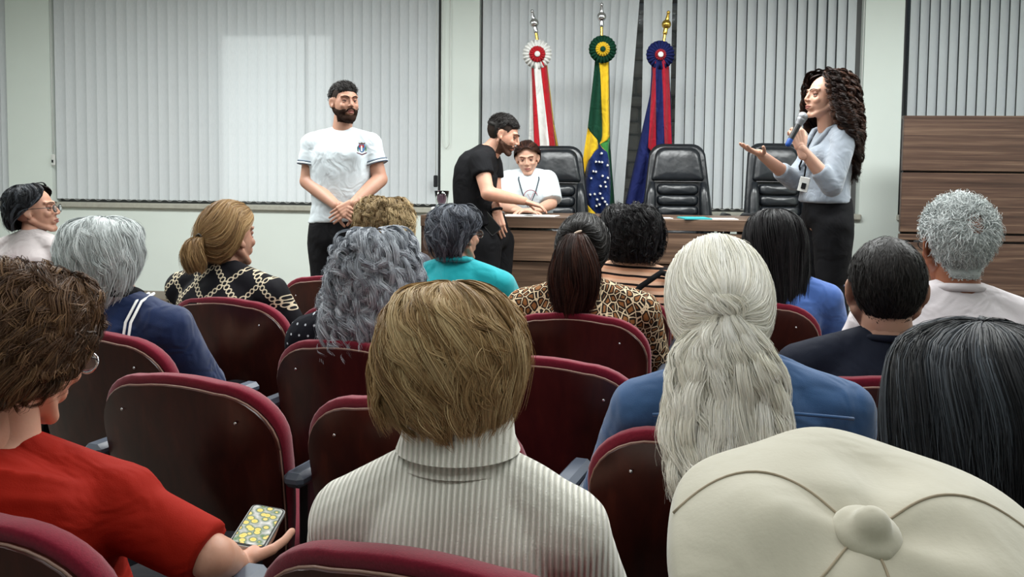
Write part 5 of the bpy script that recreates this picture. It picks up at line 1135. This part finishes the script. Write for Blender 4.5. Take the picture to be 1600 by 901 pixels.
collar(rm3, J, WTS, .066, tilt=.5, dz=-.014, tr=.007, name='neckband')
# speaker with microphone
D = 4.70; b0 = P(1292, 560, D); B4 = (b0.x, D, STG); j = lambda x, y, d=0: jp(x, y, D+d, B4)
J = dict(w=.150, girth=.92, sr=.92, bust=1, pelvis=j(1292, 340), waist=j(1290, 284), chest=j(1297, 240), neck=j(1300, 200), shL=j(1318, 218, -.13), shR=j(1290, 218, .14), elL=j(1300, 290, -.22), elR=j(1240, 282, .02),
    wrL=j(1252, 232, -.24), wrR=j(1190, 242, -.12), hipL=j(1302, 352, -.08), hipR=j(1278, 352, .09), knL=j(1300, 450, -.08), knR=j(1272, 450, .10), anL=j(1302, 545, -.08), anR=j(1272, 548, .10), fwd=(-1, -.25, 0), footL=(-1, -.3, 0), footR=(-1, -.1, 0))
Mh = headM(j(1288, 152, -.03), 90+14, 4, 0, 1.0)
GSH = cloth('grey_blue_shirt', (140, 148, 158), .1, .35)
hL, hR = J['wrL'], J['wrR']
rm4 = person(B4, 0, J, Mh, False, S1, [('grip', hL, j(1243, 200, -.22)-hL, j(1225, 222, -.05)-j(1245, 215, -.24), False), ('open', hR, j(1150, 224, -.22)-hR, (.25, -.15, 1), False)], GSH, BLK,
    'woman with long dark curls speaking into a microphone with one hand out', sleeve=1.42, hem=j(1288, 316), fold=.006, seed=33, infl=.015, slk=.014, topname='shirt', body_voxel=.008)
hh = Hair([(.142, 0, -.02, .01, .01, 0), (.134, 0, -.02, .06, .065, 20), (.105, 0, -.018, .108, .115, 44), (.04, 0, -.028, .130, .126, 51), (-.04, 0, -.038, .146, .130, 55), (-.12, 0, -.052, .156, .128, 62), (-.20, 0, -.072, .150, .115, 84), (-.30, 0, -.10, .130, .090, 100), (-.38, .0, -.12, .100, .066, 115)])
hh.shell('hair', rm4, H_['speaker'], off=-.020, bump=.010, M=Mh)
hh.obj('hair_curls', rm4, H_['speaker'], hh.strands(9500, 44, 170, .010, (0, .45), (.55, 1.12), .0, (.03, 1.0), (.014, 8.0), (-.014, .020), .0021, 54, .08), Mh)
mic = empty('microphone', j(1244, 203, -.27)+Vector(B4)); tag(mic, 'silver-headed black wireless microphone in the speaking woman\'s hand', 'microphone')
a = P(1233, 222, D-.27)-mic.location; b = P(1252, 186, D-.25)-mic.location; dr = (b-a).normalized()
g = G(); g.cap(a, .013, b-dr*.02, .0165, n=16); obj('mic_body', g, MT['black_plastic'], mic)
g = G(); g.cap(a-dr*.012, .0135, a+dr*.014, .014, n=16); obj('blue_band', g, plain('blue_band', (30, 74, 150), .35), mic)
g = G(); g.ell(b+dr*.012, (.026, .026, .026)); g.cap(b-dr*.03, .017, b-dr*.004, .024, n=16); obj('mic_head', g, plain('mic_grille', (150, 152, 156), .35, .5, .4, 300, .5, 600, Metallic=.8), mic)
f_ = Vector((-1, -.25, 0)).normalized(); nk = Vector(J['neck'])
g = G(); s_ = Vector((f_.y, -f_.x, 0)); g.tube([nk+s_*.055+Vector((0, 0, .0)), nk+f_*.09+s_*.06+Vector((0, 0, -.07)), nk+f_*.165+s_*.03+Vector((0, 0, -.20)), nk+f_*.145+Vector((0, 0, -.33))-s_*(-.03), nk+f_*.165-s_*.03+Vector((0, 0, -.20)), nk+f_*.09-s_*.06+Vector((0, 0, -.07)), nk-s_*.055], .005, n=6); obj('lanyard', g, BLK, rm4)
bc_ = P(1256, 288, D-.14)-Vector(B4); g = G(); g.box(bc_, (.050, .006, .075), Matrix.Rotation(R(-30), 3, 'Z') @ Matrix.Rotation(R(12), 3, 'Y'), .002); bo = obj('badge', g, MT['white_plastic'], rm4, False)
g = G(); g.box(bc_+Vector((-.003, -.005, -.008)), (.022, .004, .030), Matrix.Rotation(R(-30), 3, 'Z') @ Matrix.Rotation(R(12), 3, 'Y')); obj('badge_photo', g, BLK, bo, False)
g = G(); g.tube([nk+s_*.068-f_*.02+Vector((0, 0, .022)), nk+f_*.065+s_*.066+Vector((0, 0, -.012)), nk+f_*.125+s_*.045+Vector((0, 0, -.09)), nk+f_*.155+Vector((0, 0, -.19)), nk+f_*.125-s_*.045+Vector((0, 0, -.09)), nk+f_*.065-s_*.066+Vector((0, 0, -.012)), nk-s_*.068-f_*.02+Vector((0, 0, .022))], .013, n=8); obj('shirt_collar', g, GSH, rm4)
